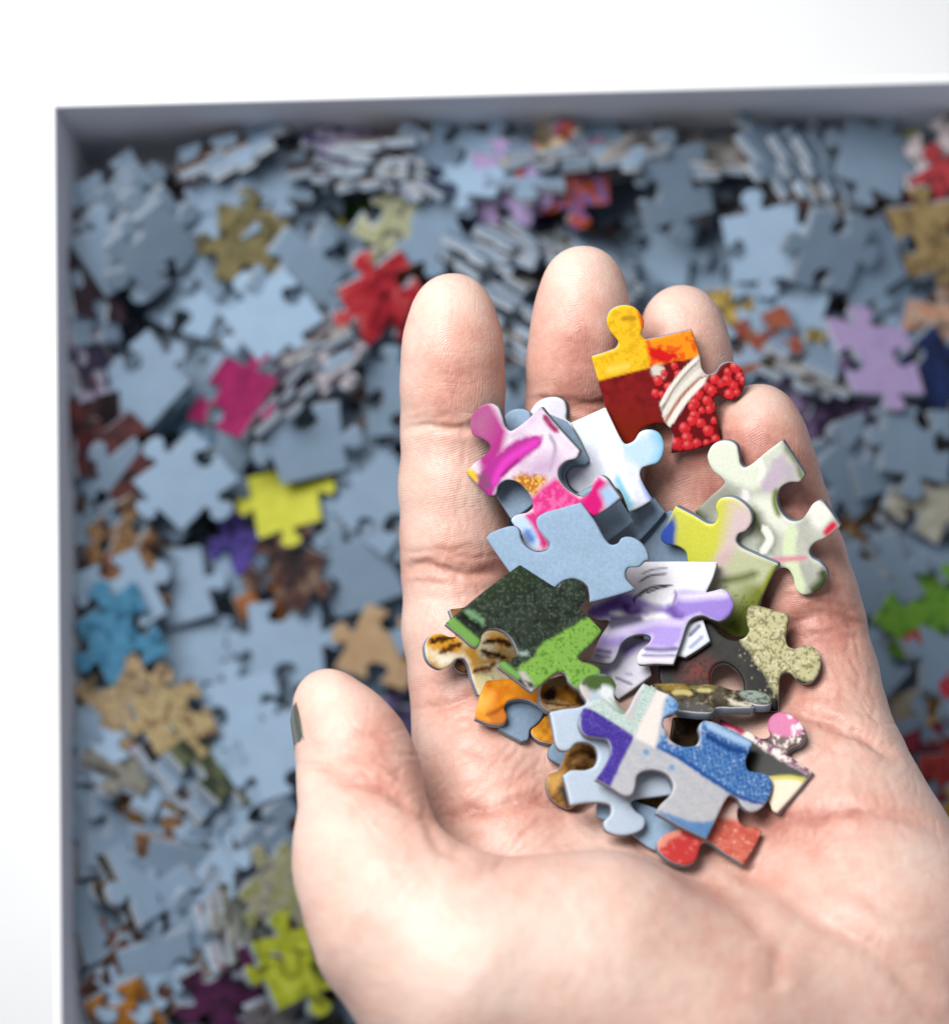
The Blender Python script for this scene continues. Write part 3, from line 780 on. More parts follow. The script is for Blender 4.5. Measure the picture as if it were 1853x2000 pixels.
piece('4 420,1050 415,1010 450,945 530,922 590,950 607,1010 617,1065 640,1090 690,1065 780,990 875,920! 940,1020 1015,1135! 985,1175 920,1180 860,1220 842,1290 870,1370 930,1420 990,1415 1030,1370 1070,1310 1110,1295 1150,1330 1235,1455! 1150,1520 1070,1560 1042,1610 1060,1650 1110,1680 1152,1740 1140,1800 1080,1860 1000,1875 960,1840 945,1770 910,1715 860,1712 820,1745 740,1790! 620,1650 500,1560 335,1360! 430,1270 520,1180 500,1150 450,1110',
 'greenish white petal piece with a red tip lying on the little finger',
 [('base', (206, 210, 196), (184, 186, 176), 34, 2.2), ('poly', '4 410,1050 450,930 590,930 640,1090 740,1040 750,1180 700,1220 560,1170', (232, 238, 220), 14), ('poly', '4 740,1040 860,920 880,1000 820,1180 760,1220', (216, 222, 206), 12), ('line', '4 730,1030 755,1110 740,1190', (244, 248, 236), 7, 6), ('line', '4 870,1030 840,1130 770,1230', (200, 184, 200), 16, 12),
  ('line', '4 900,950 960,1040 1000,1150', (120, 130, 84), 6, 10), ('poly', '4 880,1060! 960,1070! 960,1160! 900,1180!', (190, 182, 192), 14), ('line', '4 640,1230 655,1290', (250, 240, 244), 8, 6), ('poly', '4 690,1290 830,1270 900,1400 960,1470 900,1500 760,1420', (238, 242, 226), 22), ('line', '4 700,1350 730,1450 790,1530 760,1620', (96, 104, 70), 12, 24), ('line', '4 760,1450 800,1530 750,1620', (246, 248, 240), 8, 5),
  ('line', '4 940,1450 920,1600 960,1760 1000,1860', (226, 240, 200), 13, 8), ('line', '4 840,1220 830,1300 860,1390', (116, 132, 60), 5, 8), ('poly', '4 1040,1330 1120,1300 1190,1380 1110,1470 1060,1430', (244, 246, 236), 14), ('poly', '4 1130,1490 1190,1420 1220,1440 1180,1490 1150,1510', (214, 44, 74), 8), ('line', '4 800,1660 1030,1645', (226, 150, 170), 5, 7), ('line', '4 1060,1860 1130,1790 1130,1720', (70, 82, 46), 10, 14), ('line', '4 340,1360 420,1400', (90, 96, 60), 14, 20), ('poly', '4 340,1300! 520,1180! 620,1250! 520,1320! 430,1420!', (160, 162, 148), 20)])
piece('4 215,1330! 330,1390 420,1440 455,1435 480,1390 466,1330 490,1285 560,1275 630,1310 680,1370 685,1430 650,1480 606,1500 590,1540 607,1575 700,1625 850,1690! 6 1330,220 1270,350! 1240,480 1190,600 1110,612 1030,590 980,540 900,450! 830,250 4 292,1665! 280,1610 230,1575 150,1560 125,1520 165,1430',
 'yellow-green piece with a blue corner, shading to olive, beside the little finger',
 [('grad', '4 300,1400 900,1880', [(220, 222, 90), (222, 222, 110), (226, 210, 206), (206, 210, 170), (130, 140, 60), (86, 98, 40)]), ('poly', '4 110,1480! 210,1380! 225,1460! 215,1590! 100,1560!', (62, 92, 184), 12), ('poly', '4 455,1330 560,1270 600,1340 520,1560 440,1680 290,1680 240,1480', (220, 220, 84), 22), ('poly', '4 560,1300! 690,1340! 680,1480! 590,1540! 500,1640!', (228, 206, 208), 34), ('poly', '4 470,1650 560,1600 600,1680 520,1700', (224, 190, 192), 20),
  ('poly', '4 600,1590! 850,1690! 780,1820! 560,1760! 520,1700!', (204, 210, 170), 22), ('speck', (70, 80, 30), 6, .62, .5, '6 980,220! 1270,350! 1190,600! 980,580!'), ('line', '4 500,1790 620,1770 720,1740', (110, 118, 66), 7, 16), ('line', '4 760,1860 810,1760 850,1700', (150, 160, 40), 7, 10)])
piece('6 1190,385! 1225,372 1350,405 1480,440! 1465,540 1455,620 1475,672 1520,690 1570,672 1620,665 1680,700 1710,780 1690,870 1640,930 1580,940 1530,910 1490,866 1440,860 1415,890 1405,1000 1400,1145! 1250,1130 1180,1095 1150,1030 1150,930 1100,850 1020,798 950,815 915,880 925,960 950,1020 940,1070 880,1090 600,1060! 540,900 560,700! 700,560 880,480! 950,520 980,570 1040,610 1110,625 1165,606 1190,560 1175,500 1172,440',
 'black and sand-coloured speckled piece with a round hole at the edge of the palm',
 [('base', (22, 20, 20), (40, 38, 34), 12, 2), ('poly', '6 1130,630! 1190,380! 1500,420! 1480,680! 1720,650! 1720,960! 1480,880! 1400,1040! 1290,860! 1220,740!', (190, 184, 140), 10, 7), ('speck', (116, 112, 70), 5, .5, .85, '6 1130,630! 1190,380! 1500,420! 1480,680! 1720,650! 1720,960! 1480,880! 1400,1040! 1290,860!'), ('speck', (226, 222, 190), 4, .66, .7, '6 1130,630! 1190,380! 1500,420! 1480,680! 1720,650! 1720,960! 1480,880! 1400,1040! 1290,860!'),
  ('speck', (170, 165, 130), 4, .72, .8, '6 1100,700! 1200,700! 1400,1040! 1350,1140! 1200,900!'), ('poly', '6 740,800 860,790 880,920 760,930', (120, 40, 30), 60), ('speck', (22, 20, 20), 6, .5, .8, '6 700,760! 900,760! 900,960! 700,960!')])
piece('6 100,800! 300,600! 500,630! 470,760 490,880! 380,965 250,1055! 140,950! ', 'white and lilac piece below the purple streaked piece, lower edge showing',
 [('base', (244, 242, 250), (222, 218, 238), 30, 2), ('poly', '6 130,840! 180,840! 190,900! 150,900!', (160, 140, 200), 14), ('poly', '6 270,680! 480,600! 400,680! 300,760!', (150, 126, 204), 16), ('line', '6 230,900 300,930 350,950', (150, 140, 180), 3, 4), ('line', '6 300,870 350,880', (190, 180, 210), 3, 4)], slopes=(.05, -.25))
piece('6 700,520! 860,480! 912,635! 820,700 730,755! 620,720! 640,600', 'white streaked piece showing as a small triangle right of the purple piece', [('base', (240, 242, 250), (206, 212, 230), 24, 2), ('line', '6 760,600 840,520', (110, 112, 150), 4, 5), ('line', '6 760,690 860,600', (150, 160, 190), 4, 6)])
piece('6 300,65! 650,60 965,65! 930,180 880,285! 935,272 1000,260 1050,295 1080,370 1045,450 980,490 920,475 860,450 800,460 755,495 700,650 645,805! 520,800 390,800 383,760 410,700 475,640 482,605 430,585 340,600 270,650 240,730 200,790 120,792 45,775! 110,620 178,490 100,480 20,440! 90,300 150,200!',
 'white and purple piece with flowing streaks in the middle of the heap',
 [('base', (246, 245, 251), (234, 232, 244), 30, 2), ('poly', '6 380,60! 480,60! 420,250! 360,280!', (236, 232, 244), 30),
  ('poly', '6 0,420! 120,360 300,290 420,330 520,380 640,370 680,280 880,280! 1010,255! 1100,300! 1080,480! 960,500! 830,440! 700,480 500,440 380,440 250,470! 120,480!', (150, 124, 208), 12), ('poly', '6 640,300 860,280 1010,270 1040,310 900,330 700,340', (222, 214, 240), 14), ('poly', '6 20,430! 120,360! 260,310! 280,380! 150,430! 60,470!', (110, 76, 160), 16),
  ('poly', '6 190,430 350,410 540,430 720,470 560,480 300,480', (250, 248, 252), 10), ('line', '6 290,370 330,430 400,420 470,400', (88, 50, 140), 10, 14), ('line', '6 620,390 660,450 720,480', (104, 70, 160), 10, 14), ('poly', '6 430,380 560,390 520,430 430,430', (150, 140, 176), 14),
  ('line', '6 180,505 330,490 420,500', (90, 82, 120), 12, 10), ('poly', '6 190,500 420,480 320,540 180,570', (86, 78, 110), 14), ('poly', '6 120,600! 250,580! 480,490! 740,490! 700,640! 640,690! 440,680! 490,600! 330,590! 230,720! 90,690!', (172, 150, 222), 14), ('poly', '6 180,560! 480,485! 740,485! 720,530! 520,520! 300,590! 180,620!', (212, 200, 238), 12), ('poly', '6 90,680! 230,690! 200,780! 40,780!', (214, 210, 230), 16), ('line', '6 90,700 200,720', (128, 116, 166), 4, 6), ('line', '6 80,740 190,755', (160, 150, 190), 3, 5),
  ('line', '6 430,690 560,700 680,690', (120, 108, 160), 5, 6), ('line', '6 420,740 560,745 660,740', (140, 130, 176), 4, 6), ('poly', '6 390,760! 650,755! 640,810! 390,805!', (226, 222, 236), 8),
  ('line', '6 370,370 365,330 440,270 530,240 640,235', (34, 30, 46), 2.4, 3), ('line', '6 450,290 540,255 600,245', (40, 36, 54), 2, 3), ('line', '6 400,210 480,165 600,150', (70, 66, 84), 2, 3), ('line', '6 420,150 500,120 600,110', (110, 104, 124), 1.6, 3), ('line', '6 640,380 665,310 655,270', (120, 90, 160), 2, 4), ('line', '6 395,320 470,260', (90, 84, 106), 1.6, 3)], slopes=(.16, -.16))

# --- lower left group
piece('5 315,440! 450,425! 720,650! 640,900 550,930 460,942 400,935 350,890 380,830 420,800! 370,600', 'brown piece low under the tan rock piece, tip and corner showing', [('base', (150, 110, 70), (96, 60, 36), 14, 3)])
piece('5 130,770 130,720 170,650 240,632 330,660 450,620! 700,560! 900,720! 960,1050! 850,1066 700,1082 550,1118! 500,990 470,880 430,828 370,832 320,880 260,910 200,890 150,840',
 'gold and brown rock-patterned piece with its knob pointing left onto the index finger',
 [('base', (240, 226, 190), (214, 160, 60), 22, 2.6), ('poly', '5 140,700 200,640 330,660 410,720 330,790 200,760', (222, 160, 50), 12, 8), ('line', '5 150,690 250,680 350,660', (80, 46, 16), 6, 5, 6), ('line', '5 230,790 330,740 400,715', (96, 54, 20), 6, 6, 6), ('poly', '5 180,830! 300,800! 420,780! 480,860! 300,870! 240,880!', (248, 240, 220), 12, 6), ('line', '5 500,930 570,920 640,930', (110, 62, 20), 7, 6, 5), ('line', '5 600,800 660,850 640,900', (120, 76, 26), 4, 5, 5), ('line', '5 610,950 650,1000 680,1030', (110, 66, 20), 5, 5, 4), ('line', '5 500,870 600,860 680,820', (206, 160, 90), 5, 6, 5), ('line', '5 560,780 640,790 760,830', (70, 44, 20), 5, 6, 6), ('poly', '5 520,980 640,950 700,1060 560,1090', (246, 234, 180), 16, 5), ('poly', '5 600,640 760,650 800,720 700,740', (220, 160, 60), 14, 8), ('line', '5 590,700 700,690 800,720', (76, 44, 18), 6, 6, 6)], bias=(-.05, -.15))
piece('5 740,1120! 860,1080 1080,1100! 1060,1200 1040,1290 985,1350 945,1385 930,1460 880,1478! 780,1425 700,1375! 720,1250', 'blue-backed piece filling the socket of the orange piece', bias=(-.05, -.12))
piece('5 550,1115! 600,1000! 900,980! 1060,1060! 1030,1200! 990,1180 930,1150 850,1140 765,1165 742,1220 765,1280 740,1332 640,1338 510,1290! 530,1200',
 'orange fruit-coloured piece at the lower left of the heap on the palm', [('base', (230, 150, 36), (206, 112, 14), 18, 2), ('poly', '5 620,1280 700,1230 780,1260 760,1350 640,1330', (196, 116, 40), 10), ('line', '5 600,1270 680,1240 740,1200', (150, 70, 10), 4, 8), ('poly', '5 540,1120 640,1110 620,1200 560,1230', (242, 182, 80), 30), ('poly', '5 740,1080! 1060,1080! 1030,1180! 900,1130!', (214, 130, 30), 10)], bias=(-.05, -.15))
piece('5 960,1420 955,1385 1010,1340 1060,1280! 1200,1240! 1260,1500! 1115,1492! 1020,1470', 'small showing end of an orange piece left of the grey-blue one', [('base', (226, 160, 50), (190, 110, 30), 14, 2.4)])
piece('5 1030,1080! 1050,1000! 1300,930! 1420,1190! 1250,1220 1100,1240! 1035,1180', 'brown and amber rock piece between the green piece and the grey-blue one',
 [('base', (196, 130, 40), (120, 74, 24), 14, 3), ('line', '5 1060,1130 1110,1110 1140,1060', (50, 30, 12), 9, 6, 6), ('poly', '5 1060,1020 1130,990 1230,1000 1200,1070 1120,1060', (150, 130, 90), 10, 6), ('poly', '5 1040,1170! 1200,1160! 1330,1200! 1100,1240!', (240, 214, 160), 10, 6), ('line', '5 1050,1180 1200,1190 1330,1190', (140, 80, 24), 3, 4, 4), ('line', '5 1210,1060 1290,1130 1370,1190', (70, 40, 12), 6, 6, 4), ('poly', '5 1150,1060 1220,1070 1290,1150 1200,1140', (226, 150, 40), 12, 5)])
piece('3 180,1775! 215,1740 380,1690 418,1718 430,1780 470,1840 540,1876 620,1862 640,1812 600,1765 552,1700 545,1640 590,1600 720,1560 865,1520! 960,1650 1040,1790 1080,1825 1130,1815 1160,1777 1220,1768 1290,1803 1340,1870 1350,1940 2 985,195 960,218 912,226 905,262 945,312! 870,335 762,365! 760,330 750,295 700,268 650,280 600,330! 510,300 440,240! 390,170',
 'large blue-grey piece lying back up in the middle of the heap', slopes=(.16, .06), q=.025)
piece('5 865,90! 1020,190 1140,263 1172,268 1186,225 1240,200 1320,213 1380,270 1397,340 1372,388 1338,405 1345,440 1420,515 1510,610! 1420,720 1335,797 1322,828 1360,852 1440,870 1498,925 1475,1010 1390,1080 1320,1065 1255,1010 1228,950 1185,930 1130,950 1060,1010 960,1090! 830,990 690,880! 720,852 800,832 850,790 825,710 770,635 690,590 610,595 567,640 555,700 520,737 400,645 280,550! 570,310',
 'dark green piece with a bright grass-green band, lying across the left of the heap',
 [('base', (28, 36, 28), (48, 58, 50), 9, 2.4), ('poly', '5 820,60! 1000,180! 800,330! 560,420! 500,380!', (38, 52, 34), 40), ('speck', (92, 108, 88), 2.6, .60, .5), ('poly', '5 1420,490! 1540,600! 1340,800! 1340,840! 1540,920! 1400,1100! 1280,1060! 1200,960! 960,1110! 850,900! 960,820! 1040,710! 1200,620!', (124, 168, 74), 6, 5), ('speck', (60, 110, 30), 5, .56, .85, '5 1420,490! 1540,600! 1340,800! 1340,840! 1540,920! 1400,1100! 1280,1060! 1200,960! 960,1110! 850,900! 960,820! 1040,710! 1200,620!'), ('speck', (160, 214, 100), 5, .68, .6, '5 1420,490! 1540,600! 1340,800! 1340,840! 1540,920! 1400,1100! 1280,1060! 960,1110! 850,900! 1040,710!'),
  ('poly', '5 265,545! 345,505! 560,690! 545,770! 400,680!', (108, 156, 74), 5), ('poly', '5 670,870! 740,850! 880,960! 850,1000!', (112, 160, 80), 6), ('poly', '5 850,930! 900,930! 990,1060! 950,1110!', (186, 180, 176), 6), ('poly', '5 905,1000! 960,1020! 985,1060! 940,1060!', (50, 52, 44), 5), ('line', '5 400,480 470,520 560,600', (16, 22, 16), 7, 8, 6), ('line', '5 430,460 520,500 580,560', (110, 150, 110), 5, 8, 6), ('line', '5 870,790 930,790', (150, 170, 160), 5, 8, 4)], slopes=(-.13, -.26), q=.02)
# --- right: leafy piece tipped away
piece('6 480,945! 620,935 800,940 960,950 1080,985 1160,985 1250,990 1330,1020 1355,1060 1340,1085 1260,1090 1190,1076 1160,1085 1230,1105! 1080,1108 950,1112 925,1140 850,1145 690,1130! 600,1050 540,1000',
 'dark pebble-patterned piece tipped on its edge below the black speckled piece',
 [('base', (56, 50, 40), (96, 88, 74), 10, 3), ('poly', '6 500,940 700,940 760,980 640,1000', (140, 116, 50), 6, 4), ('poly', '6 760,960 960,960 940,990 820,1000', (120, 110, 66), 5, 4), ('line', '6 640,1010 720,1005 780,1020', (196, 180, 120), 5, 4), ('line', '6 820,990 920,995', (200, 190, 130), 4, 4), ('poly', '6 1130,1000 1250,990 1350,1040 1320,1080 1200,1070 1130,1030', (150, 164, 154), 6, 5), ('speck', (50, 66, 56), 5, .5, .7, '6 1130,1000! 1250,990! 1350,1040! 1320,1080! 1200,1070!'), ('line', '6 1050,1060 1120,1090 1220,1100', (214, 208, 190), 5, 5, 4), ('poly', '6 680,1090 900,1100 900,1140 700,1140', (90, 88, 86), 8), ('speck', (170, 160, 130), 6, .68, .6)], slopes=(-.02, -1.25))
# --- bottom group
piece('7 1475,370 1460,320 1475,260 1530,225 1610,240 1670,300 1690,370 1660,420 1600,448 1577,480 1640,530 1740,595! 1640,720 1520,852! 1490,838 1475,800 1440,760 1380,790 1300,800! 1200,650 1100,500! 1140,400 1165,268! 1230,300 1350,350 1400,382 1445,390', 
 'black and cream piece with a pink pebble knob at the right of the heap',
 [('base', (40, 40, 40), (50, 50, 48), 20, 2), ('poly', '7 1440,630! 1720,640! 1520,880! 1380,800!', (230, 214, 190), 6), ('line', '7 1480,640 1600,632 1700,655', (196, 190, 70), 4, 5), ('poly', '7 1140,240! 1400,360! 1440,420! 1560,470! 1760,590! 1720,620! 1500,500! 1380,420! 1200,330!', (226, 214, 206), 5, 3), ('speck', (120, 60, 100), 9, .5, .95, '7 1380,360! 1440,390! 1560,460! 1760,590! 1720,620! 1500,500! 1380,420!'), ('poly', '7 1150,250! 1240,290! 1330,340! 1300,370! 1180,310!', (150, 30, 70), 6, 3), ('poly', '7 1440,380! 1480,360! 1600,370! 1700,360! 1660,440! 1580,480!', (110, 84, 84), 6, 4), ('speck', (236, 226, 216), 8, .55, .9, '7 1440,380! 1480,360! 1700,360! 1660,440! 1580,480!'), ('poly', '7 1450,330 1480,240 1560,215 1640,250 1690,330 1640,370 1540,375', (206, 118, 160), 6, 3), ('speck', (244, 232, 234), 10, .56, .9, '7 1570,220! 1700,260! 1700,400! 1620,390! 1600,280!')])
piece('7 560,640! 700,600 850,640! 830,780 800,895! 740,930 690,945! 640,900 600,900!', 'mustard brown piece glimpsed under the grey-blue knob', [('base', (150, 116, 50), (80, 60, 30), 10, 3)])
piece('7 130,415! 230,390 320,420! 350,560! 245,592! 160,548 103,512 100,465', 'blue-backed piece poking out at the left of the grey-blue piece')
piece('7 85,660 100,615 160,595! 200,500! 250,400! 490,400! 520,700! 300,790! 235,828 160,800 100,735', 'brown nutshell piece seen through the socket of the grey-blue piece',
 [('base', (160, 116, 60), (112, 74, 34), 10, 3), ('line', '7 230,500 300,470 390,500', (90, 56, 24), 4, 6, 4), ('line', '7 250,540 320,510 400,550', (196, 150, 90), 4, 6, 4), ('line', '7 270,580 350,560', (84, 52, 22), 4, 6, 4), ('poly', '7 80,630! 200,590! 170,690! 120,740!', (206, 160, 90), 12), ('poly', '7 160,700! 240,640! 260,800! 200,800!', (60, 54, 50), 12)])
piece('7 870,260! 1080,230! 1130,330 1080,480! 960,500 840,470!', 'dark brown piece seen through the socket of the denim piece', [('base', (70, 48, 30), (36, 26, 20), 9, 3)])
piece('7 395,800! 560,760 700,800! 850,860 1000,930! 900,1060 760,1085 640,1010! 560,940 400,880!', 'blue-backed piece lowest of all beneath the red fruit piece')
piece('7 900,955 830,985 778,1040 798,1100 870,1155 950,1177 1012,1150 1036,1090 1054,1042 1088,1026 1200,1100 1315,1170! 1380,1070 1430,967! 1390,943 1330,940 1286,905 1276,845 1292,790 1230,740! 1130,760 1040,830! 960,900',
 'coral red fruit-skin piece lowest in the heap near the ball of the thumb',
 [('base', (200, 92, 78), (214, 120, 100), 12, 2.6), ('speck', (244, 180, 160), 6, .68, .7), ('poly', '7 770,1040! 880,940! 1060,980! 1040,1200! 800,1180!', (196, 62, 60), 6), ('line', '7 790,1060 830,1000 920,960', (222, 150, 130), 10, 8), ('speck', (224, 120, 110), 9, .62, .6), ('poly', '7 1160,880! 1240,780! 1310,760! 1300,870! 1280,900!', (232, 196, 186), 12)])
piece('7 110,225! 200,207 290,195 340,168 310,110 295,60 330,10 400,-12 480,2 520,60 508,120 540,190 620,250! 800,480! 880,740! 760,755 640,770 612,792 640,840 700,890 690,950 620,985 530,990 460,960 448,910 490,860 488,808 440,790 330,790 240,806! 215,700 193,620! 240,590 330,588 390,560 410,500 390,440 330,413 270,420 230,460 190,466 155,440 130,330',
 'plain grey-blue piece with a dark green knob, under the denim piece',
 [('base', (196, 210, 226), (186, 202, 220), 60, 1.5), ('poly', '7 290,60 330,-10 420,-20 530,10 520,90 470,130 430,110 330,80', (76, 98, 52), 12, 3), ('line', '7 420,100 470,110 560,220', (228, 234, 234), 13, 10), ('line', '7 300,70 350,140', (206, 196, 190), 8, 10), ('poly', '7 480,140! 560,190! 620,260! 540,240!', (150, 170, 150), 10)])
DN = '7 770,440! 830,360! 840,430! 1040,440! 1050,280! 1240,330! 1390,410! 1330,540! 1500,640! 1480,790! 1300,760! 1150,680! 860,490!'
piece('7 310,210! 380,150 440,142 520,210 570,240 600,200 640,120 690,45! 780,88 870,130 912,180 890,230 832,252 812,290 830,350 872,412 950,442 1020,430 1050,380 1040,320 1060,282 1110,285 1240,340 1375,410! 1350,470 1327,530 1342,588 1390,600 1450,612 1490,660 1480,740 1430,820 1360,846 1310,810 1280,762 1232,742 1200,780 1140,900 1085,1015! 950,950 770,850! 800,800 860,740 880,680 850,620 780,588 700,590 652,622 640,690 620,738 580,745 480,685 395,640! 440,580 490,470 470,395 400,380 330,365 293,300',
 'denim, purple and grey cloth-patterned piece, uppermost at the bottom of the heap',
 [('base', (204, 200, 198), (192, 192, 196), 8, 2), ('knit', (170, 178, 194), 62, 3.4, .7, '7 480,340! 900,340! 1500,800! 1100,1020! 760,860! 390,700!'),
  ('poly', '7 290,190! 420,225! 630,380! 480,690! 380,640! 460,420! 300,380!', (84, 66, 166), 5, 2), ('knit', (40, 30, 110), 28, 12, .7, '7 290,190! 420,225! 630,380! 480,690! 380,640! 460,420! 300,380!'), ('speck', (120, 100, 196), 5, .66, .6, '7 290,190! 420,225! 630,380! 480,690! 380,640! 460,420! 300,380!'),
  ('poly', '7 340,190! 400,130! 620,290! 690,40! 775,95! 635,370!', (196, 214, 208), 4), ('knit', (112, 158, 152), 30, 8, .85, '7 340,190! 400,130! 620,290! 690,40! 775,95! 635,370!'), ('knit', (240, 246, 240), 120, 10, .5, '7 340,190! 400,130! 620,290! 690,40! 775,95! 635,370!'),
  ('poly', '7 775,85! 850,110! 800,300! 760,450! 630,385!', (240, 230, 224), 8), ('poly', '7 830,140 870,120 930,170 900,240 830,260 790,320 840,440! 780,450! 800,300', (140, 176, 214), 10), ('speck', (60, 110, 180), 6, .52, .8, '7 830,140! 930,170! 900,240! 830,260! 840,440! 780,450! 800,300!'),
  ('poly', DN, (92, 142, 200), 6), ('knit', (26, 66, 138), 31, 13, .9, DN), ('speck', (176, 204, 232), 3.6, .64, .6, DN), ('line', '7 780,450 900,500 1150,670 1300,760 1450,800', (36, 80, 150), 4, 5, 3), ('line', '7 1080,300 1240,380 1360,430', (170, 200, 234), 7, 8), ('line', '7 1070,360 1200,440 1320,480', (30, 66, 130), 6, 8, 3),
  ('poly', '7 770,840! 880,870 1000,910 1130,900! 1090,1030! 950,960!', (104, 146, 194), 6, 3), ('knit', (70, 110, 164), 62, 3.4, .5, '7 770,840! 1000,910! 1130,900! 1090,1030!'), ('poly', '7 690,470 710,455 730,480 700,500', (110, 156, 200), 5, 4), ('poly', '7 855,555 885,560 880,590 850,580', (110, 156, 200), 5, 4)], bias=(0, 0))
# ================================================================== TABLE AND BOX
Z_RIM, Z_PILE, Z_FLOOR, Z_TABLE = -70.0, -106.0, -124.0, -126.0
m_table, nt, bs = new_mat('white_tabletop')
n1 = nd(nt, 'ShaderNodeTexNoise', i_Scale=60.0, i_Detail=3.0)
r1 = ramp(nt, [(.3, (.66, .672, .68)), (.7, (.68, .692, .70))]); L(nt, n1.outputs['Fac'], r1.inputs['Fac']); L(nt, r1.outputs['Color'], bs.inputs['Base Color'])
bs.inputs['Roughness'].default_value = .45
tb_ = mesh_obj('table_surface', [(-900,-900,Z_TABLE),(900,-900,Z_TABLE),(900,900,Z_TABLE),(-900,900,Z_TABLE)], [(0,1,2,3)], [m_table])
tag(tb_, kind='structure')
C0 = unproj(106, 207, Z_RIM)
e1 = unproj(1853, 161, Z_RIM) - C0; e1 /= np.linalg.norm(e1)
e2 = np.array([e1[1], -e1[0], 0.])
e2 = unproj(121, 2000, Z_RIM) - C0; e2 /= np.linalg.norm(e2)
BW, BD, WT = 290.0, 275.0, 1.7
m_lin, nt, bs = new_mat('grey_lilac_box_lining'); bs.inputs['Base Color'].default_value = (.70, .73, .82, 1); bs.inputs['Roughness'].default_value = .7
n1 = nd(nt, 'ShaderNodeTexNoise', i_Scale=400.0, i_Detail=3.0); b = nd(nt, 'ShaderNodeBump', i_Strength=.3, i_Distance=.0002); L(nt, n1.outputs['Fac'], b.inputs['Height']); L(nt, b.outputs[0], bs.inputs['Normal'])
m_box, nt, bs = new_mat('white_box_paper'); bs.inputs['Base Color'].default_value = (.80, .81, .83, 1); bs.inputs['Roughness'].default_value = .45
box = bpy.data.objects.new('puzzle_box', None); COL.objects.link(box)
tag(box, 'open white cardboard box with grey inside walls, full of loose puzzle pieces', 'box')
def slab_box(name, o, a, b, z0, z1, mats):
    """a box spanned by o + a + b between heights; first material inside, second outside"""
    q = [o, o + a, o + a + b, o + b]
    v = [np.array([p[0], p[1], z0]) for p in q] + [np.array([p[0], p[1], z1]) for p in q]
    f = [(3,2,1,0),(4,5,6,7),(0,1,5,4),(1,2,6,5),(2,3,7,6),(3,0,4,7)]
    ob = mesh_obj(name, np.array(v), f, mats, parent=box, face_mat=[1,1,0,1,1,1], smooth=False)
    bv = ob.modifiers.new('bevel', 'BEVEL'); bv.width = .0005; bv.segments = 2
    return ob
up_ = np.array([0., 0, 1])
# face 0 (o -> o+a) is the inner face
slab_box('side_wall', C0, e1 * BW, -e2 * WT, Z_TABLE + .3, Z_RIM, [m_lin, m_box])
slab_box('side_wall', C0 + e2 * BD - e2 * 0, -e2 * (BD + WT), -e1 * WT, Z_TABLE + .3, Z_RIM - .02, [m_lin, m_box])
slab_box('side_wall', C0 + e1 * BW - e2 * WT, e2 * (BD + WT), e1 * WT, Z_TABLE + .3, Z_RIM - .02, [m_lin, m_box])
slab_box('side_wall', C0 + e1 * (BW + WT) + e2 * BD, -e1 * (BW + 2 * WT), e2 * WT, Z_TABLE + .3, Z_RIM - .01, [m_lin, m_box])
slab_box('box_bottom', C0 + e1 * .1 + e2 * .1, e1 * (BW - .2), e2 * (BD - .2), Z_TABLE + .3, Z_FLOOR, [m_lin, m_lin])

# ================================================================== LOOSE PIECES
def edge_curve(kind, rs):
    """profile of one side in (along, outwards) with unit length; kind 1 tab, -1 blank, 0 straight"""
    if kind == 0: return [(0, 0)]
    c = .5 + rs.uniform(-.07, .07); s = rs.uniform(.92, 1.12); sk = rs.uniform(-.04, .04); b = rs.uniform(-.04, .02)
    p = [(0, 0), (c - .20, b * .6), (c - .115, b), (c - .085 , .02), (c - .10, .07), (c - .145, .125), (c - .15 + sk, .19), (c - .10 + sk, .245), (c + sk, .265),
         (c + .10 + sk, .245), (c + .15 + sk, .19), (c + .145, .125), (c + .10, .07), (c + .085, .02), (c + .115, b), (c + .20, b * .6)]
    return [(x, y * s * kind) for x, y in p]
def make_outline(kinds, rs, w=17.0, h=17.0):
    cs = np.array([(-w/2, -h/2), (w/2, -h/2), (w/2, h/2), (-w/2, h/2)]) + rs.uniform(-1.0, 1.0, (4, 2))
    pts, fl = [], []
    for i in range(4):
        a, b_ = cs[i], cs[(i + 1) % 4]; d = b_ - a; n = np.array([d[1], -d[0]])
        for q, (x, y) in enumerate(edge_curve(kinds[i], rs)):
            pts.append(a + d * x + n * y); fl.append(q == 0)
    return spline_closed(np.array(pts), fl, 1.6)[0]
M_EDGE = board_mat('pale_card_edge', (.34, .36, .38), (.46, .48, .50), .7)
RS = np.random.default_rng(5)
VAR = []
for kinds in ((1,-1,1,-1),(1,1,-1,-1),(-1,-1,-1,1),(1,1,1,-1),(1,-1,1,-1),(-1,-1,1,1),(1,-1,-1,-1),(1,1,1,1),(-1,1,-1,1),(0,1,-1,1),(-1,-1,-1,-1),(1,-1,1,1)):
    VAR.append(make_outline(kinds, RS, RS.uniform(14.6, 16.6), RS.uniform(14.4, 16.2)))
TT = 1.9
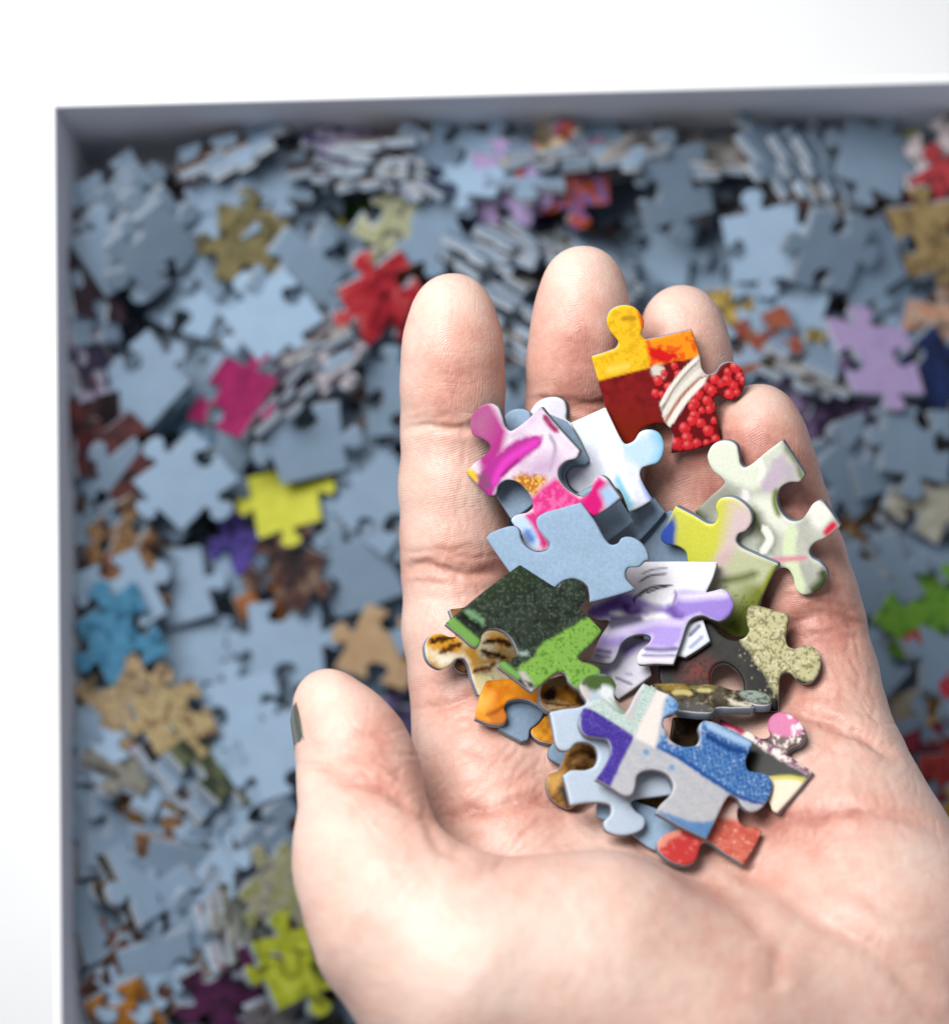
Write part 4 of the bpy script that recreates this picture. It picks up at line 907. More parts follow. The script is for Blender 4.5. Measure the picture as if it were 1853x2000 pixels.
def tray_meshes(o):
    n = len(o); oi = inset(o, .22)
    def V(p, z): return [(x * MM, y * MM, z * MM) for x, y in p]
    res = []
    # board under a printed sheet
    v = V(o, -.3) + V(o, -TT); f = ring_faces(n, 0, n) + [tuple(range(n, 2 * n))[::-1]]
    res.append((v, f, [0] * n + [1]))
    # printed sheet
    v = V(oi, 0) + V(o, -.12) + V(o, -.34); f = [tuple(range(n))] + ring_faces(n, 0, n) + ring_faces(2 * n, n, n)
    res.append((v, f, [0] * (n + 1) + [1] * n))
    # piece lying back up
    v = V(oi, 0) + V(o, -.12) + V(o, -TT + .3) + V(o, -TT); f = [tuple(range(n))] + ring_faces(n, 0, n) + ring_faces(2 * n, n, n) + ring_faces(3 * n, 2 * n, n) + [tuple(range(3 * n, 4 * n))[::-1]]
    res.append((v, f, [0] * (n + 1) + [1] * n + [2] * n + [2]))
    out = []
    for k, (v, f, m) in enumerate(res):
        me = bpy.data.meshes.new('puzzle_piece'); me.from_pydata(v, [], f)
        for mm in ([M_CORE, M_BACK], [m_print_mat, M_EDGE], [M_BACK, M_CORE, M_EDGE])[k]: me.materials.append(mm)
        me.polygons.foreach_set('material_index', m); me.update(); out.append(me)
    return out
TM = [tray_meshes(o) for o in VAR]
_ink = {}
def ink_mat(cols, scale=160.0):
    """printed picture scraps: patches of a few inks"""
    key = (tuple(cols), scale)
    if key in _ink: return _ink[key]
    m, nt, bs = new_mat('print_ink')
    tc = nd(nt, 'ShaderNodeTexCoord'); oi = nd(nt, 'ShaderNodeObjectInfo')
    ad = nd(nt, 'ShaderNodeVectorMath', operation='ADD'); L(nt, tc.outputs['Object'], ad.inputs[0]); L(nt, oi.outputs['Random'], ad.inputs[1])
    n1 = nd(nt, 'ShaderNodeTexNoise', i_Scale=scale, i_Detail=2.5, i_Distortion=.8); L(nt, ad.outputs[0], n1.inputs['Vector'])
    k = len(cols)
    st = []
    for q, c in enumerate(cols):
        a = .34 + .32 * q / max(k - 1, 1) if k > 1 else .5
        st.append((a, tuple(lin(c))))
    r = ramp(nt, st); L(nt, n1.outputs['Fac'], r.inputs['Fac']); L(nt, r.outputs['Color'], bs.inputs['Base Color'])
    bs.inputs['Roughness'].default_value = .6; bs.inputs['Specular IOR Level'].default_value = .25
    _ink[key] = m
    return m
TX0, TY0, TC = -106., -150., .8
TNX, TNY = 330, 320
TH = np.full((TNX, TNY), Z_FLOOR); OWN = np.full((TNX, TNY), -1)
SAMP = []
for o in VAR:
    lo, hi = o.min(0), o.max(0)
    X, Y = np.meshgrid(np.arange(lo[0], hi[0], .6), np.arange(lo[1], hi[1], .6)); X, Y = X.ravel(), Y.ravel()
    m = inside(X, Y, o); SAMP.append(np.stack([X[m], Y[m]], -1))
LOOSE = []
def frame_of(n, spin):
    n = np.asarray(n, float); n /= np.linalg.norm(n)
    u = np.array([math.cos(spin), math.sin(spin), 0.]); u -= n * (u @ n)
    if np.linalg.norm(u) < .2: u = np.array([0, 0, 1.]) - n * n[2]
    u /= np.linalg.norm(u)
    return u, np.cross(n, u), n
CLEAN = ('big lilac piece', 'yellow-green piece', 'magenta piece', 'upper lilac piece', 'sky blue piece', 'pale lilac piece', 'sandy beige piece')
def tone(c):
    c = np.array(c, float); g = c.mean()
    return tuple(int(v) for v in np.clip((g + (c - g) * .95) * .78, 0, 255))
def drop(xy, var, spin, n=None, conform=.8, jitter=(0, 0), face_up=True, cols=None, label=None, short=None, sc=1.0, rest=None, scale=160.0):
    S = SAMP[var] * sc
    if cols is not None:
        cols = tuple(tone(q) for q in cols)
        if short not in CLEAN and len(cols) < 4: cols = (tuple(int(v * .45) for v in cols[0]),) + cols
    gx = gy = 0.0
    tilted = n is not None
    for it in range(1 if tilted else 3):
        if not tilted:
            u, v, nn = frame_of((-gx, -gy, 1), spin)
        else: u, v, nn = frame_of(n, spin)
        top = S[:, :1] * u + S[:, 1:] * v
        bot = top - nn * TT
        X = xy[0] + bot[:, 0]; Y = xy[1] + bot[:, 1]
        I = np.clip(((X - TX0) / TC).round().astype(int), 0, TNX - 1); J = np.clip(((Y - TY0) / TC).round().astype(int), 0, TNY - 1)
        h = TH[I, J]
        if not tilted:
            A = np.c_[np.ones(len(h)), bot[:, 0], bot[:, 1]]
            wt = np.ones(len(h))
            for q in range(4):
                s = np.linalg.lstsq(A * wt[:, None], h * wt, rcond=None)[0]
                r_ = h - A @ s; wt = np.sqrt(np.exp(np.clip(r_ / 1.5, -4, 2)))
            gx, gy = np.clip(s[1:] * conform, -.55, .55) + np.array(jitter)
    u, v, nn = frame_of((-gx, -gy, 1), spin) if not tilted else frame_of(n, spin)
    top = S[:, :1] * u + S[:, 1:] * v
    bot = top - nn * TT * 1.0
    lowp = np.minimum(top[:, 2], bot[:, 2])
    X = xy[0] + (top[:, 0] + bot[:, 0]) / 2; Y = xy[1] + (top[:, 1] + bot[:, 1]) / 2
    I = np.clip(((X - TX0) / TC).round().astype(int), 0, TNX - 1); J = np.clip(((Y - TY0) / TC).round().astype(int), 0, TNY - 1)
    gap = np.sort(TH[I, J] - lowp)
    z = gap[-max(1, int(len(gap) * (.03 if tilted else .05)))] - .1
    z = min(z, Z_RIM - 20.0)
    k = len(LOOSE)
    hz = z + np.maximum(top[:, 2], bot[:, 2])
    up_m = hz > TH[I, J]
    TH[I[up_m], J[up_m]] = hz[up_m]; OWN[I[up_m], J[up_m]] = k
    LOOSE.append(dict(pos=np.array([xy[0], xy[1], z]), u=u, v=v, n=nn, var=var, up=face_up, cols=cols, label=label, short=short, sc=sc, tilted=tilted, scale=scale))
    return z
def at_px(px, py, z=Z_PILE + 2): return unproj(px, py, z)[:2]
BLU = None
SCRAPS = [((60,52,54),(110,60,50),(150,120,100)), ((40,44,52),(70,72,84)), ((120,96,70),(170,140,100)), ((46,30,34),(96,40,44)), ((150,150,160),(200,196,206)), ((52,60,44),(100,110,70)), ((60,54,84),(110,100,150)), ((30,34,40),(52,58,66)), ((180,110,50),(90,60,36)), ((130,60,70),(190,130,140))]
SC_NAME = ['brown', 'charcoal', 'tan', 'dark maroon', 'pale grey', 'moss green', 'slate violet', 'black', 'rust and brown', 'dusty rose']
def rbox(m=9):
    while True:
        a = RNG.uniform(m, BW - m); b = RNG.uniform(m, BD - m)
        p = C0 + e1 * a + e2 * b
        q = proj(np.array([p[0], p[1], Z_PILE]))
        if q[0] < PW + 170 and q[1] < PH + 170: return p[:2]
def clampbox(xy, m):
    A = np.stack([e1[:2], e2[:2]], 1); s = np.linalg.solve(A, np.asarray(xy) - C0[:2])
    s = np.maximum(s, m); return C0[:2] + e1[:2] * s[0] + e2[:2] * s[1]
def scatter(N, pblue, jit):
    for i in range(N):
        # best of a few candidates: fill the lowest place
        best = None
        for q in range(5):
            c = rbox(); I = int(np.clip((c[0] - TX0) / TC, 6, TNX - 7)); J = int(np.clip((c[1] - TY0) / TC, 6, TNY - 7))
            hh = TH[I-6:I+7, J-6:J+7].mean()
            if best is None or hh < best[0]: best = (hh, c)
        blue = RNG.random() < pblue
        ti = None if blue else int(RNG.integers(len(SCRAPS)))
        drop(best[1], int(RNG.integers(len(VAR))), RNG.uniform(0, 6.28), jitter=RNG.normal(0, jit, 2), face_up=not blue,
             cols=None if blue else SCRAPS[ti], short=None, label=None if blue else SC_NAME[ti])
scatter(170, .72, .07)
scatter(110, .66, .13)
scatter(60, .66, .20)
NB = len(LOOSE)
print('SCATTER', np.percentile(TH[30:200, 60:280], [5, 25, 50, 75, 95]))
def stack(px, py, az, tilt, count, cols, name, spin=None, up=True, gap=2.15, skew=0.0, pz=0.0):
    """pieces leaning on one another: az = direction (deg, in the picture, 0 right, 90 up) their printed faces lean to"""
    a = math.radians(az); t = math.radians(tilt)
    n = np.array([math.sin(t) * math.cos(a), math.sin(t) * math.sin(a), math.cos(t)])
    hdir = np.array([math.cos(a), math.sin(a)])
    sv = int(RNG.integers(len(VAR)))
    for k in range(count):
        j = k - (count - 1) / 2
        c = at_px(px, py) + hdir * j * gap / max(math.sin(t), .45) + RNG.normal(0, .5, 2) + np.array([-hdir[1], hdir[0]]) * (RNG.normal(0, 1.6) + skew * j)
        mw = max(3.2, 9 * math.cos(t))
        c = clampbox(c, np.array([mw if abs(hdir[0]) > .8 else 9.5, mw if abs(hdir[1]) > .8 else 9.5]))
        sp = (a + math.pi / 2 if spin is None else spin) + RNG.choice([0, 3.1416]) + RNG.normal(0, .14)
        cc = cols[k % len(cols)] if cols else None
        nn = n + np.r_[RNG.normal(0, .09, 2), 0]
        drop(c, sv if RNG.random() < .6 else int(RNG.integers(len(VAR))), sp, n=nn, face_up=up and cc is not None, cols=cc, label=f'{name}, number {k + 1}')
W_ = ((150,146,144),(206,202,196)); NAVY = ((34,44,78),(50,60,100)); LIL = ((170,160,196),(214,204,228))
# leaning stacks (position, lean direction, tilt)
STACKS = [
 (620, 250, 96, 50, 2, [None, ((90,90,100),(60,60,70)), None], 'piece leaning on the back wall', True),
 (900, 222, 100, 56, 3, [None, W_, None, NAVY], 'piece leaning on the back wall', True),
 (1060, 225, 97, 48, 2, [None, None, W_, None, None], 'piece leaning on the back wall', True),
 (1230, 222, 96, 60, 3, [None, W_, None, None], 'piece leaning on the back wall', True),
 (1400, 225, 94, 46, 2, [None, None, W_, None], 'piece leaning on the back wall', True),
 (1540, 225, 92, 50, 2, [None, None, None], 'piece leaning on the back wall', True),
 (150, 420, 6, 58, 3, [None, ((50,46,56),(80,70,80)), None], 'wall-leaning piece', True),
 (150, 1300, 4, 46, 2, [None, ((60,70,80),(90,90,96)), None], 'wall-leaning piece', True),
 (160, 1450, 4, 44, 2, [None, None, ((80,76,90),(120,116,126))], 'wall-leaning piece', True),
 (160, 1900, 4, 44, 2, [None, ((70,56,50),(50,40,40)), None], 'wall-leaning piece', True),
 (270, 1480, 60, 48, 2, [None, ((150,150,140),(80,80,76)), None], 'leaning piece', True),
 (400, 1500, 40, 62, 3, [((60,60,66),(150,140,150)), None, ((120,130,90),(60,66,50))], 'leaning piece', True),
 (300, 1690, 30, 46, 2, [((60,50,44),(110,90,70)), None, ((90,70,60),(40,36,36))], 'dim leaning piece', True),
 (170, 1780, 10, 42, 2, [None, ((70,56,50),(120,90,70)), None], 'wall-leaning piece', True),
 (140, 1600, 8, 48, 2, [None, None, ((70,70,80),(40,44,50))], 'wall-leaning piece', True),
 (140, 980, 8, 60, 3, [None, ((60,44,44),(110,80,70)), None], 'wall-leaning piece', True),
 (140, 620, 8, 60, 3, [None, ((60,44,54),(90,70,80)), None], 'wall-leaning piece', True),
 (1380, 300, 84, 50, 2, [None, W_, None, None], 'row piece on edge', True),
 (440, 300, 110, 60, 3, [None, ((110,70,40),(60,40,30)), None], 'piece leaning on the back wall', True),
 (620, 690, 120, 60, 3, [None, ((60,54,70),(110,100,130)), W_], 'steep piece', True),
 (1560, 720, 70, 60, 3, [((100,90,40),(60,60,40)), W_, None], 'steep piece', True),
 (1780, 1080, 40, 60, 3, [None, ((190,186,170),(120,120,100)), None], 'steep piece', True),
 (250, 430, -52, 38, 3, None, 'slanting blue-backed piece', False),
 (330, 490, -50, 44, 2, None, 'propped blue-backed piece', False),
 (800, 240, 52, 55, 4, [LIL, NAVY, W_, NAVY], 'striped leaning piece', True),
 (700, 262, 60, 48, 2, [((110,84,150),(60,52,90)), LIL], 'violet leaning piece', True),
 (720, 330, 96, 70, 4, [W_, ((120,130,150),(60,66,80)), W_], 'grey piece on edge', True),
 (1040, 268, 98, 58, 4, [W_, None, ((220,190,150),(240,230,220)), None, W_], 'white-edged piece', True),
 (1180, 272, 97, 54, 3, [None, W_, None, W_, None], 'pale-edged piece', True),
 (1000, 505, 62, 72, 7, [None, W_, None, ((90,110,170),(220,216,220)), None, W_], 'piece on edge', True),
 (1160, 530, 60, 70, 6, [None, W_, None, None, ((130,140,130),(200,204,196))], 'piece on edge', True),
 (1600, 350, 32, 56, 4, [None, W_, None, None, None], 'steeply leaning piece', True),
 (1530, 330, 30, 50, 2, [None, None, W_], 'steeply leaning piece', True),
 (470, 1800, 14, 66, 3, [((214,190,200),(170,80,110)), W_, ((190,196,186),(220,224,214))], 'standing piece', True),
 (150, 720, 12, 58, 3, [LIL, ((206,200,220),(120,110,150)), ((90,80,110),(50,46,70))], 'wall-leaning lilac piece', True),
 (190, 850, 14, 50, 3, [((70,40,44),(116,52,52)), ((96,40,44),(60,36,40)), ((60,40,44),(120,56,54))], 'wall-leaning dark red piece', True),
 (1010, 640, 64, 70, 4, [None, W_, None], 'piece on edge', True),
 (560, 760, 132, 60, 2, [((60,54,70),(110,100,130)), ((74,66,84),(140,130,160))], 'dim violet piece on edge', True),
]
# single pieces one can pick out: x, y, spin, size, inks (None = back up), label, short name, (tilt deg, azimuth)
FT = [
 (545, 640, 35, 1.12, None, 'large pale blue piece lying back up at the left of the red piece', 'big pale blue piece', (4, 250)),
 (430, 375, 12, 1.0, None, 'blue-backed piece with two dark sockets near the back left corner', 'two-socket blue piece', (14, 260)),
 (250, 525, 20, 1.05, None, 'pale blue back propped up near the left wall, long and slanting', 'propped blue piece', (30, 300)),
 (1310, 385, 8, 1.05, None, 'pale blue back with a knob to the right, above the ring fingertip', 'knobbed blue piece', (12, 100)),
 (1690, 520, 30, 1.12, None, 'broad pale blue piece lying back up above the big lilac piece', 'broad blue piece', (3, 0)),
 (1480, 500, 10, 1.05, None, 'shaded blue piece lying back up above the little finger', 'shaded blue piece', (7, 200)),
 (380, 950, 40, 1.1, None, 'pale blue piece with a dark socket left of the yellow-green piece', 'socketed blue piece', (5, 200)),
 (610, 880, 15, 1.1, None, 'blue-backed piece lying flat above the yellow-green piece', 'flat blue piece', (4, 90)),
 (340, 1150, 20, 1.1, None, 'blue-backed piece lying flat above the teal piece', 'blue piece above the teal', (6, 120)),
 (560, 1260, 0, 1.12, None, 'square blue-backed piece just above the thumb tip', 'blue piece above the thumb', (3, 60)),
 (690, 980, 60, 1.1, None, 'blue-backed piece touching the index finger, beside the yellow-green piece', 'blue piece by the finger', (5, 90)),
 (700, 1130, 25, 1.1, None, 'blue-backed piece lying between the index finger and the thumb', 'blue piece by the index', (5, 45)),
 (300, 760, 45, 1.0, None, 'mid-blue back of a slanting piece left of the magenta piece', 'slanting blue piece', (20, 210)),
 (650, 530, 52, 1.0, None, 'long blue-backed piece propped above the big pale blue one', 'propped long blue piece', (34, 320)),
 (830, 330, 80, 1.0, None, 'blue-backed piece with prongs leaning below the navy pieces', 'pronged blue piece', (32, 330)),
 (1700, 890, 12, 1.1, None, 'blue-backed piece under the big lilac piece by the little finger', 'blue piece by the little finger', (4, 90)),
 (1690, 1130, 30, 1.05, None, 'blue-backed piece against the little finger, left of the lime piece', 'blue piece by the lime', (6, 30)),
 (200, 960, 30, .85, None, 'small blue-backed piece close to the left wall', 'small wall-side blue piece', (8, 180)),
 (330, 1890, 10, 1.1, None, 'dim blue-backed piece low on the left in the shade', 'dim blue piece', (5, 180)),
 (480, 1380, 15, 1.0, None, 'shaded blue piece just left of the thumbnail', 'blue piece by the thumbnail', (12, 180)),
 (560, 1640, 40, 1.0, None, 'blue-backed piece tucked against the thumb joint', 'blue piece by the thumb joint', (10, 20)),
 (1800, 1560, 20, 1.0, None, 'blue-backed piece beside the edge of the palm', 'blue piece by the palm', (10, 200)),
 (560, 975, 12, .95, ((196,198,40),(214,214,60)), 'yellow-green piece on blue backs left of the index finger', 'yellow-green piece', (6, 120)),
 (640, 1010, 70, .6, ((150,156,50),(110,116,60)), 'small olive-yellow end beside the yellow-green piece', 'olive end', (10, 30)),
 (500, 1040, 20, .95, ((54,44,130),(92,72,180),(60,50,140)), 'violet piece partly under the yellow-green one', 'violet piece', (12, 270)),
 (550, 1115, 60, .95, ((44,34,36),(90,50,46),(130,110,90)), 'dark brown piece below the violet one', 'dark piece', (10, 250)),
 (460, 790, 60, 1.0, ((136,16,76),(164,26,94)), 'magenta piece left of the big gap by the index finger', 'magenta piece', (8, 220)),
 (545, 775, 40, .8, ((90,84,110),(70,62,84)), 'grey-violet piece resting on the magenta one', 'grey-violet piece', (38, 132)),
 (415, 815, 10, .55, ((120,176,222),(150,200,236)), 'small sky blue piece at the left of the magenta one', 'sky blue piece', (8, 180)),
 (640, 715, 50, .8, ((84,76,92),(190,186,196),(70,62,76)), 'dusky piece with pale stripes below the red piece', 'dusky striped piece', (24, 140)),
 (690, 760, 15, .6, ((60,120,190),(90,150,214)), 'bright blue scrap beside the dusky striped piece', 'bright blue scrap', (6, 0)),
 (755, 600, 25, 1.15, ((190,30,48),(226,52,66),(236,110,110)), 'bright red piece left of the index fingertip', 'red piece', (10, 300)),
 (810, 530, 10, .8, ((120,34,22),(196,90,30),(220,150,60)), 'rust and orange piece behind the index fingertip', 'rust piece', (12, 80)),
 (790, 465, 60, .95, ((214,216,180),(188,196,140),(230,232,210)), 'cream-green piece above the index fingertip', 'cream-green piece', (16, 330)),
 (715, 420, 60, .6, ((110,176,60),(130,196,80)), 'small grass green piece above the red piece', 'grass green piece', (24, 330)),
 (602, 428, 10, .5, ((170,170,30),(190,190,40)), 'small yellow piece between blue backs at the upper left', 'yellow scrap', (6, 0)),
 (505, 505, 85, 1.0, ((120,112,72),(140,130,88)), 'khaki piece above the big pale blue piece', 'khaki piece', (12, 30)),
 (492, 620, 0, .42, ((190,170,110),(200,184,130)), 'small straw-coloured scrap on the edge of the big pale blue piece', 'straw scrap', (3, 0)),
 (430, 530, 0, .42, ((190,164,110),(200,180,130)), 'small sandy scrap left of the khaki piece', 'sandy scrap', (3, 0)),
 (520, 455, 10, .6, ((226,214,224),(240,230,236),(90,80,170)), 'whitish scrap with violet edge above the khaki piece', 'whitish scrap', (8, 30)),
 (470, 335, 10, .6, ((70,72,150),(190,180,210)), 'violet-blue scrap beside the two-socket blue piece', 'violet-blue scrap', (10, 10)),
 (985, 400, 80, .9, ((176,150,206),(196,172,224)), 'lilac piece above the gap between index and middle fingers', 'upper lilac piece', (12, 200)),
 (922, 428, 30, .6, ((40,70,150),(60,90,180),(200,196,196)), 'royal blue scrap left of the upper lilac piece', 'royal blue scrap', (8, 30)),
 (1110, 372, 4, 1.05, ((230,96,40),(60,100,190),(236,110,50)), 'orange and blue piece above the middle fingertip', 'orange and blue piece', (10, 90)),
 (1030, 480, 0, .5, ((110,84,170),(140,110,190)), 'small violet scrap above the middle fingertip', 'violet scrap', (5, 0)),
 (950, 295, 10, .7, ((170,40,80),(200,60,96)), 'raspberry red piece in the row below the back wall', 'raspberry piece', (40, 95)),
 (1700, 712, 12, 1.18, ((176,154,206),(190,168,220),(184,160,214)), 'big lilac piece right of the little fingertip', 'big lilac piece', (7, 90)),
 (1575, 590, 30, .65, ((150,130,200),(176,160,220),(210,214,170)), 'small mauve flower piece above the little fingertip', 'mauve piece', (6, 0)),
 (1520, 570, 10, .5, ((170,170,50),(196,190,60)), 'yellow-olive scrap left of the mauve piece', 'yellow-olive scrap', (5, 0)),
 (1545, 650, 40, .65, ((140,140,40),(90,96,40),(196,190,60)), 'olive yellow piece above the little fingertip', 'olive yellow piece', (10, 0)),
 (1475, 680, 10, .9, ((170,50,34),(110,90,60),(190,70,44)), 'brick red and green piece behind the ring fingertip', 'brick red piece', (12, 20)),
 (1432, 635, 0, .5, ((220,180,60),(226,196,90)), 'golden scrap beside the ring fingertip', 'golden scrap', (6, 0)),
 (1525, 745, 30, .7, ((170,170,160),(210,206,190)), 'pale stone-coloured piece above the little fingertip', 'stone piece', (6, 60)),
 (1600, 730, 80, .7, ((150,140,70),(196,150,60),(210,210,200)), 'ochre and white piece left of the big lilac piece', 'ochre piece', (8, 0)),
 (1555, 800, 80, .7, ((170,146,196),(140,116,170)), 'mauve piece tucked behind the little fingertip', 'tucked mauve piece', (10, 0)),
 (1610, 820, 70, .7, ((70,56,90),(130,100,150)), 'dark violet piece below the ochre piece', 'dark violet piece', (10, 0)),
 (1830, 660, 80, .95, ((214,180,160),(196,110,50),(230,214,200)), 'cream and orange piece at the right of the big lilac piece', 'cream-orange piece', (10, 180)),
 (1810, 730, 40, .9, ((24,44,100),(34,60,130)), 'navy piece under the right side of the big lilac piece', 'navy piece', (8, 0)),
 (1790, 980, 60, 1.15, ((204,200,186),(184,184,160),(226,222,214)), 'cream flower-petal piece right of the little finger', 'petal piece', (10, 150)),
 (1655, 1035, 30, .6, ((214,150,70),(230,190,140)), 'apricot scrap beside the middle of the little finger', 'apricot scrap', (8, 20)),
 (1775, 1195, 60, 1.0, ((110,176,50),(130,190,60),(90,150,50)), 'lime green piece at the right edge of the picture', 'lime piece', (8, 200)),
 (1815, 1285, 30, .85, ((214,30,60),(200,40,60),(220,110,50)), 'scarlet piece below the lime green piece', 'scarlet piece', (8, 0)),
 (1745, 1290, 0, .7, ((90,70,150),(206,200,210)), 'white and violet scrap left of the scarlet piece', 'white-violet scrap', (6, 0)),
 (1770, 1290, 50, .5, ((214,206,186),(224,220,206)), 'small ivory scrap between the lime and scarlet pieces', 'ivory scrap', (6, 0)),
 (1830, 1355, 20, .6, ((160,96,40),(130,110,80)), 'amber brown piece under the scarlet piece', 'amber piece', (6, 0)),
 (1745, 1420, 10, .75, ((200,190,170),(190,180,160)), 'oatmeal piece beside the base of the little finger', 'oatmeal piece', (10, 250)),
 (1805, 1480, 20, .9, ((130,24,50),(160,40,66)), 'dark crimson piece right of the palm edge', 'dark crimson piece', (8, 0)),
 (1770, 1500, 0, .55, ((226,110,50),(236,130,70)), 'orange scrap touching the palm edge', 'orange scrap', (6, 0)),
 (1840, 1530, 0, .8, ((170,40,50),(200,70,50)), 'red-orange piece low on the right edge of the picture', 'red-orange piece', (8, 0)),
 (1845, 1620, 0, .8, ((214,160,50),(226,176,60)), 'mustard yellow piece lowest on the right beside the palm', 'mustard piece', (8, 0)),
 (1850, 1420, 0, .7, ((200,140,50),(214,160,70)), 'golden orange scrap at the right edge above the crimson pieces', 'golden orange scrap', (8, 0)),
 (1745, 275, 20, .95, ((110,116,40),(170,176,50),(60,66,44)), 'moss and yellow piece in the back right corner area', 'moss-yellow piece', (22, 200)),
 (1690, 290, 60, .7, ((196,120,40),(214,150,60)), 'amber orange piece left of the moss and yellow piece', 'amber orange piece', (20, 200)),
 (1750, 360, 50, .9, ((190,40,50),(214,80,80),(230,210,206)), 'red and white piece below the moss and yellow one', 'red and white piece', (18, 210)),
 (1835, 310, 30, .95, ((214,200,204),(226,214,214)), 'blush white piece at the upper right edge of the picture', 'blush white piece', (20, 190)),
 (1835, 400, 30, .8, ((180,44,54),(210,60,66)), 'cherry red piece at the right edge below the blush white one', 'cherry red piece', (12, 0)),
 (1805, 480, 20, .8, ((150,126,80),(170,146,96)), 'bronze tan piece right of the broad blue piece', 'bronze piece', (8, 0)),
 (260, 905, 40, .95, ((66,36,38),(100,44,44),(80,40,40)), 'maroon piece near the left wall above the small blue piece', 'maroon piece', (14, 200)),
 (282, 945, 0, .5, ((220,100,60),(236,130,90)), 'small coral scrap under the maroon piece', 'coral scrap', (5, 0)),
 (165, 1060, 30, .9, ((130,104,80),(180,140,100),(80,50,44)), 'tan and brown piece against the left wall', 'wall-side tan piece', (16, 20)),
 (160, 1140, 60, .9, ((110,60,50),(170,140,90),(140,50,50)), 'red-brown patchwork piece against the left wall above the teal piece', 'patchwork piece', (14, 10)),
 (220, 1080, 80, .6, ((110,104,110),(130,126,130)), 'mouse grey piece beside the tan piece on the left', 'mouse grey piece', (20, 0)),
 (215, 1245, 30, 1.15, ((50,120,160),(80,150,190),(60,130,170)), 'teal blue piece near the left wall', 'teal piece', (10, 60)),
 (185, 1330, 30, .6, ((120,80,100),(150,110,130)), 'plum pink scrap below the teal piece', 'plum scrap', (8, 0)),
 (265, 1375, 30, .95, ((150,126,90),(184,160,120),(110,84,60)), 'wood-brown piece below the teal piece', 'wood-brown piece', (10, 200)),
 (360, 1400, 25, .9, ((170,146,100),(196,176,130),(130,104,70)), 'straw-tan piece left of the thumb', 'straw-tan piece', (10, 30)),
 (350, 1340, 0, .5, ((196,176,160),(206,190,176)), 'small beige scrap above the straw-tan piece', 'beige scrap', (6, 0)),
 (430, 1475, 60, .7, ((100,116,40),(150,160,50),(60,70,40)), 'dark lime piece left of the thumb joint', 'dark lime piece', (14, 300)),
 (215, 1500, 70, 1.1, ((170,160,186),(184,174,196),(206,170,190)), 'long pale lilac piece with rosy end near the left wall', 'pale lilac piece', (12, 250)),
 (300, 1560, 0, .55, ((200,150,160),(214,180,190)), 'rosy knob-like scrap at the end of the pale lilac piece', 'rosy scrap', (6, 0)),
 (480, 1530, 20, .65, ((206,150,190),(226,190,210),(150,200,206)), 'pink scrap left of the thumb joint', 'pink scrap', (10, 20)),
 (430, 1555, 10, .55, ((150,24,50),(170,40,60)), 'crimson scrap under the pink one', 'crimson scrap', (8, 0)),
 (455, 1605, 50, .75, ((190,170,130),(170,120,130)), 'sandy pink piece below the pink scrap', 'sandy pink piece', (14, 40)),
 (505, 1625, 0, .5, ((190,110,80),(206,150,120)), 'terracotta scrap left of the ball of the thumb', 'terracotta scrap', (10, 0)),
 (255, 1605, 0, .6, ((150,170,190),(160,184,206)), 'ice blue scrap below the pale lilac piece', 'ice blue scrap', (5, 0)),
 (385, 1590, 60, .6, ((50,70,130),(90,110,160)), 'inky blue scrap left of the sandy pink piece', 'inky blue scrap', (10, 0)),
 (310, 1620, 0, .6, ((140,104,50),(110,84,50)), 'mustard brown scrap right of the ice blue one', 'mustard brown scrap', (8, 0)),
 (362, 1690, 0, .7, ((140,100,70),(170,140,90)), 'caramel piece left of the standing pieces', 'caramel piece', (8, 0)),
 (555, 1730, 40, .8, ((200,196,180),(150,160,60),(214,210,196)), 'off-white piece with green beside the ball of the thumb', 'off-white green piece', (10, 0)),
 (595, 1870, 20, 1.25, ((150,160,30),(176,186,40),(196,204,70)), 'large lime yellow piece below the ball of the thumb', 'lime yellow piece', (6, 60)),
 (470, 1925, 30, 1.1, ((84,26,74),(104,36,90)), 'purple-magenta piece at the bottom left of the thumb', 'purple-magenta piece', (8, 0)),
 (522, 1945, 0, .5, ((80,96,180),(110,120,200)), 'small cobalt scrap on the purple-magenta piece', 'cobalt scrap', (4, 0)),
 (560, 1985, 10, .85, ((140,136,140),(110,104,100)), 'ash grey piece at the bottom beside the thumb ball', 'ash grey piece', (8, 0)),
 (420, 1890, 60, .7, ((196,186,180),(170,140,130)), 'eggshell piece above the purple-magenta piece', 'eggshell piece', (14, 330)),
 (330, 1770, 20, .9, ((60,44,40),(90,64,50)), 'dark cocoa piece low on the left', 'cocoa piece', (10, 0)),
 (215, 1830, 30, .9, ((90,60,50),(130,86,60),(70,36,36)), 'chestnut piece low near the left wall', 'chestnut piece', (12, 20)),
 (190, 1910, 50, .8, ((110,70,50),(80,50,40)), 'russet piece low near the left wall', 'russet piece', (12, 20)),
 (258, 1970, 30, .8, ((190,120,30),(206,140,50)), 'amber yellow piece in the bottom left corner', 'amber yellow piece', (10, 0)),
 (750, 1262, 70, .9, ((200,170,130),(186,150,110)), 'sandy beige piece between the thumb tip and the index finger', 'sandy beige piece', (8, 0)),
 (772, 990, 20, .6, ((226,160,60),(236,176,80)), 'apricot yellow scrap touching the index finger', 'apricot yellow scrap', (6, 0)),
 (762, 1058, 20, .5, ((206,40,50),(230,130,50)), 'red scrap touching the index finger', 'red scrap', (6, 0)),
 (770, 780, 70, .7, ((190,100,50),(210,190,170),(80,90,60)), 'orange and olive piece touching the index finger', 'orange-olive piece', (12, 0)),
 (205, 1620, 85, 1.0, None, 'blue-backed piece leaning along the left wall below the pale lilac one', 'wall-leaning blue piece', (40, 0)),
]
